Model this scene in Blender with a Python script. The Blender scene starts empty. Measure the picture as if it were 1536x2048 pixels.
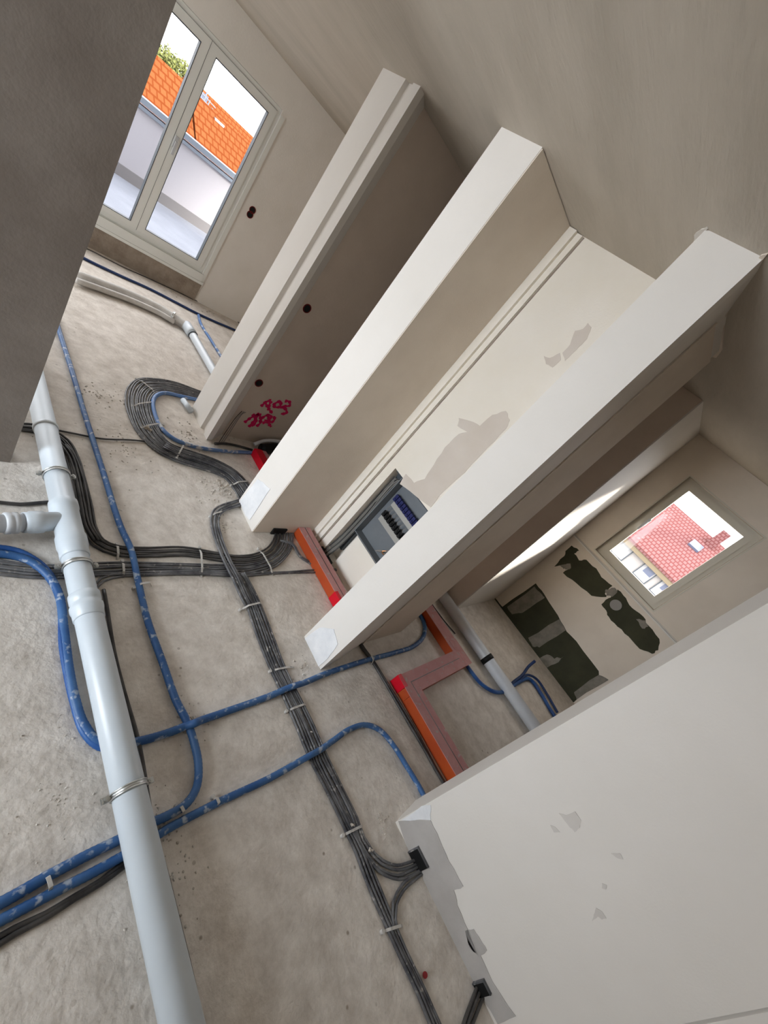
import bpy, bmesh, math, random
from mathutils import Vector, Matrix
random.seed(7)
S = bpy.context.scene
COL = S.collection

# ------------------------------------------------------------------ camera
R_W=(0.589214,-0.514065,0.623349)
U_W=(-0.072075,0.734977,0.674251)
B_W=(-0.804756,-0.442205,0.396008)
FOC=815.99
cam_data = bpy.data.cameras.new('camera')
cam_data.sensor_fit = 'VERTICAL'; cam_data.sensor_height = 36.0; cam_data.sensor_width = 27.0
cam_data.lens = FOC / 2048 * 36.0
cam_data.clip_start = 0.02; cam_data.clip_end = 400
cam = bpy.data.objects.new('camera', cam_data); COL.objects.link(cam)
cam.matrix_world = Matrix(((R_W[0], U_W[0], B_W[0], 0), (R_W[1], U_W[1], B_W[1], 0), (R_W[2], U_W[2], B_W[2], 1.75), (0, 0, 0, 1)))
S.camera = cam
# ------------------------------------------------------------------ look, sky, sun, daylight through the windows, side-room fill
S.view_settings.view_transform = 'Standard'; S.view_settings.look = 'None'
S.view_settings.gamma = 1.0; S.view_settings.use_curve_mapping = False
S.view_settings.exposure = 0.0
S.cycles.max_bounces = 8; S.cycles.diffuse_bounces = 5; S.cycles.caustics_reflective = False; S.cycles.caustics_refractive = False
S.cycles.sample_clamp_indirect = 6
world = bpy.data.worlds.new('sky'); S.world = world; world.use_nodes = True
bg = world.node_tree.nodes['Background']
bg.inputs[0].default_value = (0.97, 0.97, 1.0, 1); bg.inputs[1].default_value = 7.0

def area(name, loc, size, direction, energy, color, portal=False, spread=180):
    l = bpy.data.lights.new(name, 'AREA'); l.shape = 'RECTANGLE'; l.size, l.size_y = size
    l.energy = energy; l.color = color; l.spread = math.radians(spread)
    if portal: l.cycles.is_portal = True
    o = bpy.data.objects.new(name, l); COL.objects.link(o); o.location = loc
    o.rotation_euler = Vector(direction).to_track_quat('-Z', 'Y').to_euler()
    return o
sun = bpy.data.lights.new('sun', 'SUN'); sun.energy = 17.0; sun.angle = 0.15; sun.color = (1.0, 0.93, 0.82)
so = bpy.data.objects.new('sun', sun); COL.objects.link(so)
so.rotation_euler = Vector((-1.30, 1.0, -1.0)).to_track_quat('-Z', 'Y').to_euler()
area('daylight_side_window', (-2.98, 1.3, 1.15), (1.2, 1.9), (1, 0.16, -0.36), 60, (0.80, 0.90, 1.0), spread=115)
area('side_room_fill', (-2.98, 3.7, 1.2), (2.6, 2.0), (1, 0.85, 0.12), 52, (0.88, 0.94, 1.0), spread=118)  # added fill lamp against the solid left wall, aimed at the far wall
area('daylight_far_left_window', (-1.0, 5.50, 1.15), (2.1, 2.0), (0.2, -1, 0.0), 30, (0.86, 0.93, 1.0), spread=160)
area('portal_balcony_window', (1.735, 5.75, 1.29), (1.6, 1.9), (0, -1, 0), 1, (1, 1, 1), True)
area('portal_bathroom_window', (4.80, 0.08, 1.7), (0.75, 1.05), (-1, 0, 0), 1, (1, 1, 1), True)

# ------------------------------------------------------------------ materials
def mat(name, col, rough=0.8, var=0.0, vscale=3.0, col2=None, bump=0.0, bscale=60.0, metal=0.0, spec=0.3, speck=None, speck_amt=0.0, speck_scale=60.0, stretch=None, lo=0.35, hi=0.65):
    m = bpy.data.materials.new(name); m.use_nodes = True
    nt = m.node_tree; b = nt.nodes['Principled BSDF']
    b.inputs['Base Color'].default_value = (*col, 1); b.inputs['Roughness'].default_value = rough
    b.inputs['Metallic'].default_value = metal; b.inputs['Specular IOR Level'].default_value = spec
    tc = nt.nodes.new('ShaderNodeTexCoord'); src = tc.outputs['Object']
    if stretch:
        mp = nt.nodes.new('ShaderNodeMapping'); mp.inputs['Scale'].default_value = stretch
        nt.links.new(src, mp.inputs[0]); src = mp.outputs[0]
    last = None
    if col2 is not None:
        n = nt.nodes.new('ShaderNodeTexNoise'); n.inputs['Scale'].default_value = vscale; n.inputs['Detail'].default_value = 6; n.inputs['Roughness'].default_value = 0.6
        nt.links.new(src, n.inputs['Vector'])
        r = nt.nodes.new('ShaderNodeValToRGB'); r.color_ramp.elements[0].position = lo; r.color_ramp.elements[1].position = hi
        r.color_ramp.elements[0].color = (*col, 1); r.color_ramp.elements[1].color = (*col2, 1)
        nt.links.new(n.outputs[0], r.inputs[0]); last = r.outputs[0]
    if speck is not None:
        n = nt.nodes.new('ShaderNodeTexNoise'); n.inputs['Scale'].default_value = speck_scale; n.inputs['Detail'].default_value = 4
        nt.links.new(src, n.inputs['Vector'])
        r = nt.nodes.new('ShaderNodeMapRange'); r.inputs[1].default_value = 0.60 - speck_amt; r.inputs[2].default_value = 0.68 - speck_amt
        nt.links.new(n.outputs[0], r.inputs[0])
        mx = nt.nodes.new('ShaderNodeMix'); mx.data_type = 'RGBA'
        nt.links.new(r.outputs[0], mx.inputs['Factor'])
        if last: nt.links.new(last, mx.inputs['A'])
        else: mx.inputs['A'].default_value = (*col, 1)
        mx.inputs['B'].default_value = (*speck, 1); last = mx.outputs['Result']
    if last: nt.links.new(last, b.inputs['Base Color'])
    if bump:
        n = nt.nodes.new('ShaderNodeTexNoise'); n.inputs['Scale'].default_value = bscale; n.inputs['Detail'].default_value = 5
        nt.links.new(src, n.inputs['Vector'])
        bp = nt.nodes.new('ShaderNodeBump'); bp.inputs['Strength'].default_value = bump; bp.inputs['Distance'].default_value = 0.01
        nt.links.new(n.outputs[0], bp.inputs['Height']); nt.links.new(bp.outputs[0], b.inputs['Normal'])
    return m

def floor_material():
    m = mat('rough_screed', (0.79, 0.745, 0.69), 0.9, col2=(0.64, 0.595, 0.54), vscale=1.3, bump=0.45, bscale=42, lo=0.3, hi=0.72)
    nt = m.node_tree; b = nt.nodes['Principled BSDF']; tc = [n for n in nt.nodes if n.type == 'TEX_COORD'][0]
    base = b.inputs['Base Color'].links[0].from_socket
    n = nt.nodes.new('ShaderNodeTexNoise'); n.inputs['Scale'].default_value = 9; n.inputs['Detail'].default_value = 9; n.inputs['Roughness'].default_value = 0.72
    nt.links.new(tc.outputs['Object'], n.inputs['Vector'])
    r = nt.nodes.new('ShaderNodeValToRGB'); r.color_ramp.elements[0].position = 0.3; r.color_ramp.elements[1].position = 0.7
    r.color_ramp.elements[0].color = (0.72, 0.69, 0.66, 1); r.color_ramp.elements[1].color = (1.12, 1.12, 1.12, 1)
    nt.links.new(n.outputs[0], r.inputs[0])
    mx = nt.nodes.new('ShaderNodeMix'); mx.data_type = 'RGBA'; mx.blend_type = 'MULTIPLY'; mx.inputs['Factor'].default_value = 1
    nt.links.new(base, mx.inputs['A']); nt.links.new(r.outputs[0], mx.inputs['B'])
    # dark pits
    v = nt.nodes.new('ShaderNodeTexVoronoi'); v.inputs['Scale'].default_value = 14
    nt.links.new(tc.outputs['Object'], v.inputs['Vector'])
    mr = nt.nodes.new('ShaderNodeMapRange'); mr.inputs[1].default_value = 0.05; mr.inputs[2].default_value = 0.11
    nt.links.new(v.outputs['Distance'], mr.inputs[0])
    n3 = nt.nodes.new('ShaderNodeTexNoise'); n3.inputs['Scale'].default_value = 2.2
    nt.links.new(tc.outputs['Object'], n3.inputs['Vector'])
    mr3 = nt.nodes.new('ShaderNodeMapRange'); mr3.inputs[1].default_value = 0.5; mr3.inputs[2].default_value = 0.62; mr3.inputs[3].default_value = 1; mr3.inputs[4].default_value = 0
    nt.links.new(n3.outputs[0], mr3.inputs[0])
    mmax = nt.nodes.new('ShaderNodeMath'); mmax.operation = 'MAXIMUM'
    nt.links.new(mr.outputs[0], mmax.inputs[0]); nt.links.new(mr3.outputs[0], mmax.inputs[1])
    mx2 = nt.nodes.new('ShaderNodeMix'); mx2.data_type = 'RGBA'
    mx2.inputs['A'].default_value = (0.34, 0.29, 0.24, 1)
    nt.links.new(mmax.outputs[0], mx2.inputs['Factor']); nt.links.new(mx.outputs['Result'], mx2.inputs['B'])
    nt.links.new(mx2.outputs['Result'], b.inputs['Base Color'])
    return m

M = {
 'floor': floor_material(),
 'paint': mat('white_wall_paint', (0.73, 0.695, 0.65), 0.7, col2=(0.69, 0.655, 0.605), vscale=1.6, bump=0.05, bscale=120),
 'cream': mat('cream_plaster', (0.86, 0.81, 0.735), 0.8, col2=(0.81, 0.75, 0.65), vscale=1.4, bump=0.08, bscale=90),
 'wallb': mat('beige_plaster_side', (0.74, 0.66, 0.565), 0.85, col2=(0.66, 0.58, 0.49), vscale=1.6, bump=0.08, bscale=90),
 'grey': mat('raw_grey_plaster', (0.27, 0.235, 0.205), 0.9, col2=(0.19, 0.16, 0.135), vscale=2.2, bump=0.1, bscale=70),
 'far': mat('far_room_plaster', (0.84, 0.81, 0.76), 0.9, col2=(0.78, 0.75, 0.69), vscale=1.8, bump=0.12, bscale=60),
 'shade_face': mat('brown_shade_face', (0.66, 0.56, 0.48), 0.9, col2=(0.58, 0.48, 0.41), vscale=1.5, bump=0.1),  # brown tone holding the shade of the backlit bathroom face
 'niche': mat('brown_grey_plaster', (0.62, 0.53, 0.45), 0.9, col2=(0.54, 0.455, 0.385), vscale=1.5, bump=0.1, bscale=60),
 'ceil': mat('ceiling_plaster', (0.50, 0.45, 0.38), 0.9, col2=(0.43, 0.385, 0.32), vscale=1.1, bump=0.35, bscale=14, stretch=(1, 3.5, 1)),
 'patch': mat('filler_grey', (0.45, 0.425, 0.40), 0.9, col2=(0.39, 0.365, 0.34), vscale=7, bump=0.1, bscale=90),
 'patch_soft': mat('thin_filler', (0.64, 0.605, 0.565), 0.9, col2=(0.57, 0.535, 0.495), vscale=7),
 'patch_warm': mat('thin_filler_warm', (0.62, 0.55, 0.48), 0.9, col2=(0.66, 0.595, 0.53), vscale=5),
 'patch_white': mat('white_filler', (0.66, 0.67, 0.685), 0.8, col2=(0.77, 0.77, 0.775), vscale=12),
 'raw': mat('raw_brown_render', (0.36, 0.30, 0.24), 0.95, col2=(0.26, 0.21, 0.165), vscale=9, bump=0.5, bscale=40),
 'green': mat('green_plasterboard', (0.052, 0.052, 0.030), 0.9, col2=(0.038, 0.038, 0.022), vscale=6),
 'greenfill': mat('filler_on_board', (0.26, 0.235, 0.20), 0.9, col2=(0.18, 0.165, 0.135), vscale=14, bump=0.2),
 'pvc': mat('white_pvc', (0.60, 0.655, 0.70), 0.35, col2=(0.56, 0.61, 0.65), vscale=4, spec=0.5),
 'pvc_grey': mat('light_grey_pvc', (0.60, 0.62, 0.64), 0.4, col2=(0.54, 0.55, 0.57), vscale=5, spec=0.5),
 'blue': mat('blue_conduit', (0.018, 0.08, 0.235), 0.5, col2=(0.055, 0.14, 0.31), vscale=7, speck=(0.33, 0.38, 0.46), speck_amt=0.035, speck_scale=30, spec=0.4),
 'blue_clean': mat('blue_conduit_clean', (0.012, 0.06, 0.23), 0.45, col2=(0.03, 0.11, 0.32), vscale=9, spec=0.4),
 'blue_pale': mat('pale_blue_conduit', (0.09, 0.19, 0.42), 0.5, col2=(0.14, 0.24, 0.46), vscale=7, speck=(0.55, 0.57, 0.6), speck_amt=0.04, speck_scale=16),
 'navy': mat('dark_blue_conduit', (0.012, 0.035, 0.12), 0.5, spec=0.4),
 'cable': mat('dusty_black_cable', (0.05, 0.05, 0.057), 0.42, col2=(0.17, 0.17, 0.175), vscale=11, spec=0.4, speck=(0.36, 0.34, 0.32), speck_amt=-0.02, speck_scale=38),
 'cable_dark': mat('black_cable', (0.022, 0.02, 0.02), 0.4, col2=(0.085, 0.08, 0.076), vscale=8, spec=0.4),
 'black': mat('black_plastic', (0.006, 0.006, 0.006), 0.6),
 'clip': mat('dusty_white_clip', (0.42, 0.40, 0.37), 0.8, col2=(0.60, 0.58, 0.55), vscale=30),
 'duct_red': mat('orange_red_duct', (0.46, 0.075, 0.014), 0.45, col2=(0.38, 0.05, 0.012), vscale=4, spec=0.4),
 'duct_top': mat('dusty_red_duct_top', (0.52, 0.27, 0.26), 0.75, col2=(0.46, 0.22, 0.215), vscale=12, speck=(0.45, 0.36, 0.34), speck_amt=0.0, speck_scale=25),
 'red_tape': mat('bright_red_tape', (0.58, 0.004, 0.018), 0.4),
 'spray': mat('magenta_spray_paint', (0.62, 0.006, 0.10), 0.6),
 'red_box': mat('dark_red_box', (0.16, 0.008, 0.008), 0.7),
 'steel': mat('zinc_steel', (0.62, 0.63, 0.62), 0.32, metal=0.9),
 'frame': mat('window_frame_white', (0.80, 0.81, 0.77), 0.45),
 'frame2': mat('bathroom_frame_beige', (0.62, 0.58, 0.49), 0.45),
 'gasket': mat('black_gasket', (0.06, 0.07, 0.08), 0.6),
 'metal_grey': mat('grey_sheet_metal', (0.16, 0.175, 0.19), 0.5, col2=(0.19, 0.205, 0.22), vscale=6, metal=0.2),
 'rail': mat('din_rail', (0.42, 0.41, 0.38), 0.5, metal=0.3),
 'term_blue': mat('blue_terminal', (0.010, 0.014, 0.09), 0.5),
 'copper': mat('copper', (0.45, 0.22, 0.10), 0.4, metal=0.6),
 'wire_grey': mat('grey_wire', (0.24, 0.225, 0.21), 0.6),
 'crumb': mat('plaster_crumb', (0.66, 0.63, 0.58), 0.9, col2=(0.42, 0.36, 0.30), vscale=25),
 'dusty': mat('dust_covered_plastic', (0.56, 0.54, 0.51), 0.85, col2=(0.66, 0.64, 0.61), vscale=9, bump=0.5, bscale=30),
 'cap': mat('grey_cap', (0.27, 0.255, 0.24), 0.7),
 'tile_orange': None, 'tile_pink': None,
 'terrace': mat('terrace_wall_render', (0.285, 0.28, 0.305), 0.9),
 'terrace_floor': mat('terrace_floor', (0.16, 0.172, 0.20), 0.9, col2=(0.135, 0.145, 0.17), vscale=2),
 'coping': mat('zinc_coping', (0.130, 0.155, 0.190), 0.5),
 'skirt': mat('terrace_skirting', (0.140, 0.135, 0.140), 0.8),
 'facade': mat('cream_facade', (0.30, 0.285, 0.27), 0.9),
 'fascia': mat('yellow_fascia', (0.175, 0.140, 0.090), 0.9),
 'pane_blue': mat('far_window_glass', (0.095, 0.110, 0.160), 0.3),
 'far_white': mat('far_white_paint', (0.30, 0.30, 0.30), 0.8),
 'leaf': mat('tree_leaf', (0.065, 0.075, 0.015), 0.8, col2=(0.095, 0.105, 0.025), vscale=6),
 'bark': mat('tree_bark', (0.1, 0.07, 0.05), 0.9),
 'ground': mat('street_ground', (0.16, 0.155, 0.15), 0.9),
}
def tile_mat(name, c1, c2, axis, size):
    m = mat(name, c1, 0.95, spec=0.0); nt = m.node_tree; b = nt.nodes['Principled BSDF']
    tc = [n for n in nt.nodes if n.type == 'TEX_COORD'][0]
    br = nt.nodes.new('ShaderNodeTexBrick'); br.inputs['Color1'].default_value = (*c1, 1); br.inputs['Color2'].default_value = (*[c * 0.88 for c in c1], 1)
    br.inputs['Mortar'].default_value = (*c2, 1); br.inputs['Scale'].default_value = 1
    br.inputs['Brick Width'].default_value = size[0]; br.inputs['Row Height'].default_value = size[1]; br.inputs['Mortar Size'].default_value = size[2]
    cb = nt.nodes.new('ShaderNodeSeparateXYZ'); nt.links.new(tc.outputs['Object'], cb.inputs[0])
    cx = nt.nodes.new('ShaderNodeCombineXYZ')
    nt.links.new(cb.outputs[0 if axis == 'X' else 1], cx.inputs[0]); nt.links.new(cb.outputs[2], cx.inputs[1])
    nt.links.new(cx.outputs[0], br.inputs['Vector']); nt.links.new(br.outputs[0], b.inputs['Base Color'])
    return m
M['tile_orange'] = tile_mat('orange_roof_tiles', (0.125, 0.043, 0.016), (0.085, 0.022, 0.007), 'X', (0.16, 0.12, 0.018))
M['tile_pink'] = tile_mat('red_roof_tiles', (0.17, 0.088, 0.086), (0.11, 0.040, 0.038), 'Y', (0.22, 0.18, 0.03))
g = bpy.data.materials.new('window_glass'); g.use_nodes = True
nt = g.node_tree; nt.nodes.clear()
o_ = nt.nodes.new('ShaderNodeOutputMaterial'); tr = nt.nodes.new('ShaderNodeBsdfTransparent'); gl = nt.nodes.new('ShaderNodeBsdfGlossy'); gl.inputs['Roughness'].default_value = 0.02
mx = nt.nodes.new('ShaderNodeMixShader'); mx.inputs[0].default_value = 0.008
nt.links.new(tr.outputs[0], mx.inputs[1]); nt.links.new(gl.outputs[0], mx.inputs[2]); nt.links.new(mx.outputs[0], o_.inputs[0])
M['glass'] = g

# ------------------------------------------------------------------ mesh helpers
def link(name, bm, m, parent=None, smooth=False):
    bmesh.ops.recalc_face_normals(bm, faces=bm.faces)
    me = bpy.data.meshes.new(name); bm.to_mesh(me); bm.free()
    for q in (m if isinstance(m, (list, tuple)) else [m]): me.materials.append(M[q] if isinstance(q, str) else q)
    if smooth:
        for p in me.polygons: p.use_smooth = True
    o = bpy.data.objects.new(name, me); COL.objects.link(o)
    if parent: o.parent = parent
    return o
def box(bm, a, b, mi=0):
    x0, y0, z0 = a; x1, y1, z1 = b
    v = [bm.verts.new(p) for p in ((x0,y0,z0),(x1,y0,z0),(x1,y1,z0),(x0,y1,z0),(x0,y0,z1),(x1,y0,z1),(x1,y1,z1),(x0,y1,z1))]
    for f in ((0,3,2,1),(4,5,6,7),(0,1,5,4),(1,2,6,5),(2,3,7,6),(3,0,4,7)):
        fc = bm.faces.new([v[i] for i in f]); fc.material_index = mi
    return v
def prism(bm, poly, z0, z1):
    a = [bm.verts.new((x, y, z0)) for x, y in poly]; b = [bm.verts.new((x, y, z1)) for x, y in poly]
    n = len(poly)
    bm.faces.new(a[::-1]); bm.faces.new(b)
    for i in range(n): bm.faces.new((a[i], a[(i+1)%n], b[(i+1)%n], b[i]))
def slab(bm, pts, d):
    """closed thin slab: 3-D polygon pushed by vector d"""
    d = Vector(d)
    a = [bm.verts.new(p) for p in pts]; b = [bm.verts.new(Vector(p) + d) for p in pts]; n = len(pts)
    bm.faces.new(a); bm.faces.new(b[::-1])
    for i in range(n): bm.faces.new((a[i], b[i], b[(i+1)%n], a[(i+1)%n]))
def smooth_path(pts, step):
    P = [Vector(p) for p in pts]
    if len(P) == 2:
        n = max(1, int((P[1]-P[0]).length / step)); return [P[0].lerp(P[1], i/n) for i in range(n+1)]
    out = []
    Q = [P[0]*2 - P[1]] + P + [P[-1]*2 - P[-2]]
    for i in range(1, len(Q)-2):
        p0, p1, p2, p3 = Q[i-1:i+3]
        t0 = 0.0; t1 = t0 + max((p1-p0).length, 1e-5)**0.5; t2 = t1 + max((p2-p1).length, 1e-5)**0.5; t3 = t2 + max((p3-p2).length, 1e-5)**0.5
        n = max(1, int((p2-p1).length / step))
        for k in range(n):
            t = t1 + (t2-t1)*k/n
            A1 = p0*((t1-t)/(t1-t0)) + p1*((t-t0)/(t1-t0)); A2 = p1*((t2-t)/(t2-t1)) + p2*((t-t1)/(t2-t1)); A3 = p2*((t3-t)/(t3-t2)) + p3*((t-t2)/(t3-t2))
            B1 = A1*((t2-t)/(t2-t0)) + A2*((t-t0)/(t2-t0)); B2 = A2*((t3-t)/(t3-t1)) + A3*((t-t1)/(t3-t1))
            out.append(B1*((t2-t)/(t2-t1)) + B2*((t-t1)/(t2-t1)))
    out.append(P[-1]); return out
def tube(bm, path, r, n=8, ribs=0.0, cap=True):
    """sweep a circle along the points; r number or list"""
    L = len(path); rings = []
    up = Vector((0, 0, 1))
    prev = None
    for i, p in enumerate(path):
        t = (path[min(i+1, L-1)] - path[max(i-1, 0)]); t.normalize()
        ref = up if abs(t.z) < 0.9 else Vector((1, 0, 0)) if prev is None else prev
        s = t.cross(ref); s.normalize(); u = s.cross(t); prev = u
        rr = r[i] if isinstance(r, list) else r
        if ribs and i % 2: rr *= 1 - ribs
        rings.append([bm.verts.new(p + s*math.cos(a)*rr + u*math.sin(a)*rr) for a in [2*math.pi*k/n for k in range(n)]])
    for i in range(L-1):
        for k in range(n):
            bm.faces.new((rings[i][k], rings[i][(k+1)%n], rings[i+1][(k+1)%n], rings[i+1][k]))
    if cap: bm.faces.new(rings[0][::-1]); bm.faces.new(rings[-1])
def cyl(bm, a, b, r, n=20, r2=None):
    tube(bm, [Vector(a), Vector(b)], [r, r2 if r2 is not None else r], n)
def lathe_along(bm, a, b, prof, n=28):
    """profile [(t 0..1 along a-b, radius)]"""
    a = Vector(a); b = Vector(b)
    pts = [a.lerp(b, t) for t, _ in prof]
    d = (b-a).normalized(); ref = Vector((0,0,1)) if abs(d.z) < 0.9 else Vector((1,0,0))
    s = d.cross(ref).normalized(); u = s.cross(d)
    rings = [[bm.verts.new(p + (s*math.cos(x) + u*math.sin(x))*r) for x in [2*math.pi*k/n for k in range(n)]] for p, (_, r) in zip(pts, prof)]
    for i in range(len(rings)-1):
        for k in range(n): bm.faces.new((rings[i][k], rings[i][(k+1)%n], rings[i+1][(k+1)%n], rings[i+1][k]))
    bm.faces.new(rings[0][::-1]); bm.faces.new(rings[-1])
def tag(o, label, cat, group=None, kind=None):
    o['label'] = label; o['category'] = cat
    if group: o['group'] = group
    if kind: o['kind'] = kind
    return o
def struct(o, label=None, cat=None):
    o['kind'] = 'structure'
    if label: o['label'] = label
    if cat: o['category'] = cat
    return o
def empty(name, loc):
    o = bpy.data.objects.new(name, None); COL.objects.link(o); o.location = loc; o.empty_display_size = 0.05
    return o
def part(name, bm, m, root, smooth=False, label=None):
    """mesh written in world coordinates, parented to an Empty"""
    o = link(name, bm, m, None, smooth)
    o.parent = root; 
    w = Vector((0,0,0)); r = root
    while r: w += Vector(r.location); r = r.parent
    o.data.transform(Matrix.Translation(-w))
    if label: o['label'] = label
    return o
def copy_tree(o, parent=None):
    c = o.copy(); COL.objects.link(c); c.parent = parent
    for ch in list(o.children): copy_tree(ch, c)
    return c
def jag(pts, amp, sub=3):
    """ragged outline between polygon corners"""
    out = []; n = len(pts)
    for i in range(n):
        a = Vector(pts[i]); b = Vector(pts[(i+1)%n])
        for k in range(sub):
            p = a.lerp(b, k/sub)
            if k: 
                d = (b-a); q = Vector((-d.y, d.x, 0)) if abs(d.z) < 1e-6 else Vector((0, -d.z, d.y))
                if q.length > 0: p = p + q.normalized()*random.uniform(-amp, amp)
            out.append(p)
    return out

# ------------------------------------------------------------------ the room shell
CZ = 2.545
bm = bmesh.new(); box(bm, (-3.0, -3.0, -0.15), (4.9, 5.8, 0.0)); F_ = link('floor', bm, 'floor')
struct(F_, 'rough beige screed floor crossed by pipes, conduits and cables', 'floor')
bm = bmesh.new(); box(bm, (-3.2, -3.2, CZ), (4.9, 5.8, CZ+0.18)); struct(link('ceiling', bm, 'ceil'), 'beige skimmed plaster ceiling', 'ceiling')
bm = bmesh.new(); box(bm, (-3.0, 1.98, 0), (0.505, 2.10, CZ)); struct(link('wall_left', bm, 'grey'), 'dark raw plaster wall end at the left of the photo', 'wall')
# far wall with the balcony window opening
def holed_x(bm, x0, x1, y0, y1, z0, z1, hx0, hx1, hz0, hz1):
    box(bm, (x0,y0,z0), (hx0,y1,z1)); box(bm, (hx1,y0,z0), (x1,y1,z1)); box(bm, (hx0,y0,z0), (hx1,y1,hz0)); box(bm, (hx0,y0,hz1), (hx1,y1,z1))
def holed_y(bm, x0, x1, y0, y1, z0, z1, hy0, hy1, hz0, hz1):
    box(bm, (x0,y0,z0), (x1,hy0,z1)); box(bm, (x0,hy1,z0), (x1,y1,z1)); box(bm, (x0,hy0,z0), (x1,hy1,hz0)); box(bm, (x0,hy0,hz1), (x1,hy1,z1))
bm = bmesh.new(); holed_x(bm, -3.0, 0.1, 5.53, 5.80, 0, CZ, -2.1, 0.05, 0.1, 2.2); holed_x(bm, 0.1, 4.6, 5.53, 5.80, 0, CZ, 0.96, 2.515, 0.33, 2.235)
wf = struct(link('wall_far', bm, 'far'), 'far plaster wall around the balcony window', 'wall')
bm = bmesh.new(); box(bm, (0.9, 5.518, 0.0), (2.56, 5.529, 0.235)); link('raw_render_strip', bm, 'raw', wf)
bm = bmesh.new(); box(bm, (2.515, 5.515, 0.22), (2.562, 5.529, 2.19)); box(bm, (0.9, 5.495, 0.225), (2.56, 5.529, 0.255)); box(bm, (0.9, 5.505, 0.255), (2.53, 5.529, 0.345)); link('reveal_bead', bm, 'frame', wf)
# right-hand wall with bathroom window
bm = bmesh.new(); holed_y(bm, 4.62, 4.78, -3.0, 5.53, 0, CZ, -0.285, 0.45, 1.19, 2.235)
wr = struct(link('wall_right', bm, 'wallb'), 'outer bathroom wall with the small window', 'wall')
bm = bmesh.new(); holed_y(bm, -3.2, -3.0, -3.2, 5.8, 0, CZ, 0.7, 1.9, 0.1, 2.2)
struct(link('wall_outer_left', bm, 'cream'))
bm = bmesh.new(); box(bm, (-3.0, -3.2, 0), (4.9, -3.0, CZ)); struct(link('wall_back', bm, 'cream'))
# stub walls on the corridor line
bm = bmesh.new(); prism(bm, [(1.71,2.931),(1.71,2.690),(1.732,2.676),(1.732,2.628),(1.71,2.612),(1.71,2.542),(1.76,2.553),(1.885,2.668),(1.885,2.931)], 0, CZ)
wA = struct(link('wall_far_pier', bm, 'paint'), 'narrow white pier with a vertical groove beside the far room', 'wall')
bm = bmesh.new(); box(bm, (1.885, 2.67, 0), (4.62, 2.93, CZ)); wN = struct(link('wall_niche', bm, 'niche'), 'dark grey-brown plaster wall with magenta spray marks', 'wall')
bm = bmesh.new(); prism(bm, [(1.715,1.592),(2.28,1.592),(4.62,1.60),(4.62,1.868),(1.715,1.868)], 0, CZ)
wB = struct(link('wall_middle_pier', bm, 'paint'), 'white pier left of the electrical cabinet niche', 'wall')
bm = bmesh.new(); box(bm, (1.7165, 1.586, 0.005), (2.272, 1.5915, CZ-0.005)); link('plaster_side_face', bm, 'wallb', wB)
# panel wall with cabinet recess
bm = bmesh.new()
box(bm, (2.28, 0.66, 0), (2.62, 0.90, CZ)); box(bm, (2.28, 1.42, 0), (2.62, 1.59, CZ)); box(bm, (2.28, 0.90, 0.892), (2.62, 1.42, CZ)); box(bm, (2.39, 0.90, 0), (2.62, 1.42, 0.892))
wP = struct(link('wall_cabinet', bm, 'cream'), 'cream plaster wall that holds the electrical cabinet', 'wall')
bm = bmesh.new(); box(bm, (2.245, 1.535, 0.0), (2.279, 1.588, CZ-0.004)); box(bm, (2.268, 1.50, 0.0), (2.279, 1.535, CZ-0.004)); link('corner_strip', bm, 'cream', wP)
bm = bmesh.new(); box(bm, (2.277, 1.488, 0.0), (2.2795, 1.497, CZ-0.004)); link('shadow_gap', bm, 'raw', wP)
bm = bmesh.new(); box(bm, (2.30, 0.91, 0.002), (2.388, 1.285, 0.33)); link('filler_block', bm, 'cream', wP)
bm = bmesh.new(); prism(bm, [(1.72,0.553),(1.80,0.562),(2.2,0.64),(2.60,0.64),(2.60,0.655),(2.279,0.77),(1.72,0.77)], 0, CZ)
wC = struct(link('wall_near_pier', bm, 'paint'), 'long white pier in the middle of the photo', 'wall')
bm = bmesh.new(); prism(bm, [(2.16,0.6245),(2.2,0.632),(2.62,0.632),(2.62,0.639),(2.2,0.639),(2.16,0.6315)], 0.0, CZ-0.06); link('side_lining', bm, 'wallb', wC)
# bathroom block with bright end face, lit by the window
bm = bmesh.new(); box(bm, (3.60, 0.69, 0), (4.619, 1.599, CZ)); wK = struct(link('wall_bathroom_corner', bm, 'paint'), 'wall corner lit by the bathroom window', 'wall')
bm = bmesh.new(); box(bm, (3.592, 0.70, 0.0), (3.599, 1.595, CZ-0.003)); link('shaded_face_panel', bm, 'shade_face', wK)  # thin panel that puts this face's backlit shade into its colour
# foreground wall
bm = bmesh.new(); prism(bm, [(1.72,-0.257),(1.915,-0.248),(1.915,-3.0),(1.80,-3.0),(1.80,-1.15),(1.722,-1.15),(1.722,-1.121),(1.736,-1.119),(1.736,-1.113),(1.72,-1.110)], 0, CZ)
wD = struct(link('wall_foreground', bm, 'paint'), 'big white partition at the lower right with grey filler at its foot', 'wall')
bm = bmesh.new(); box(bm, (1.915, -3.0, 0), (4.62, -2.9, CZ)); struct(link('wall_bathroom_back', bm, 'wallb'))

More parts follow.
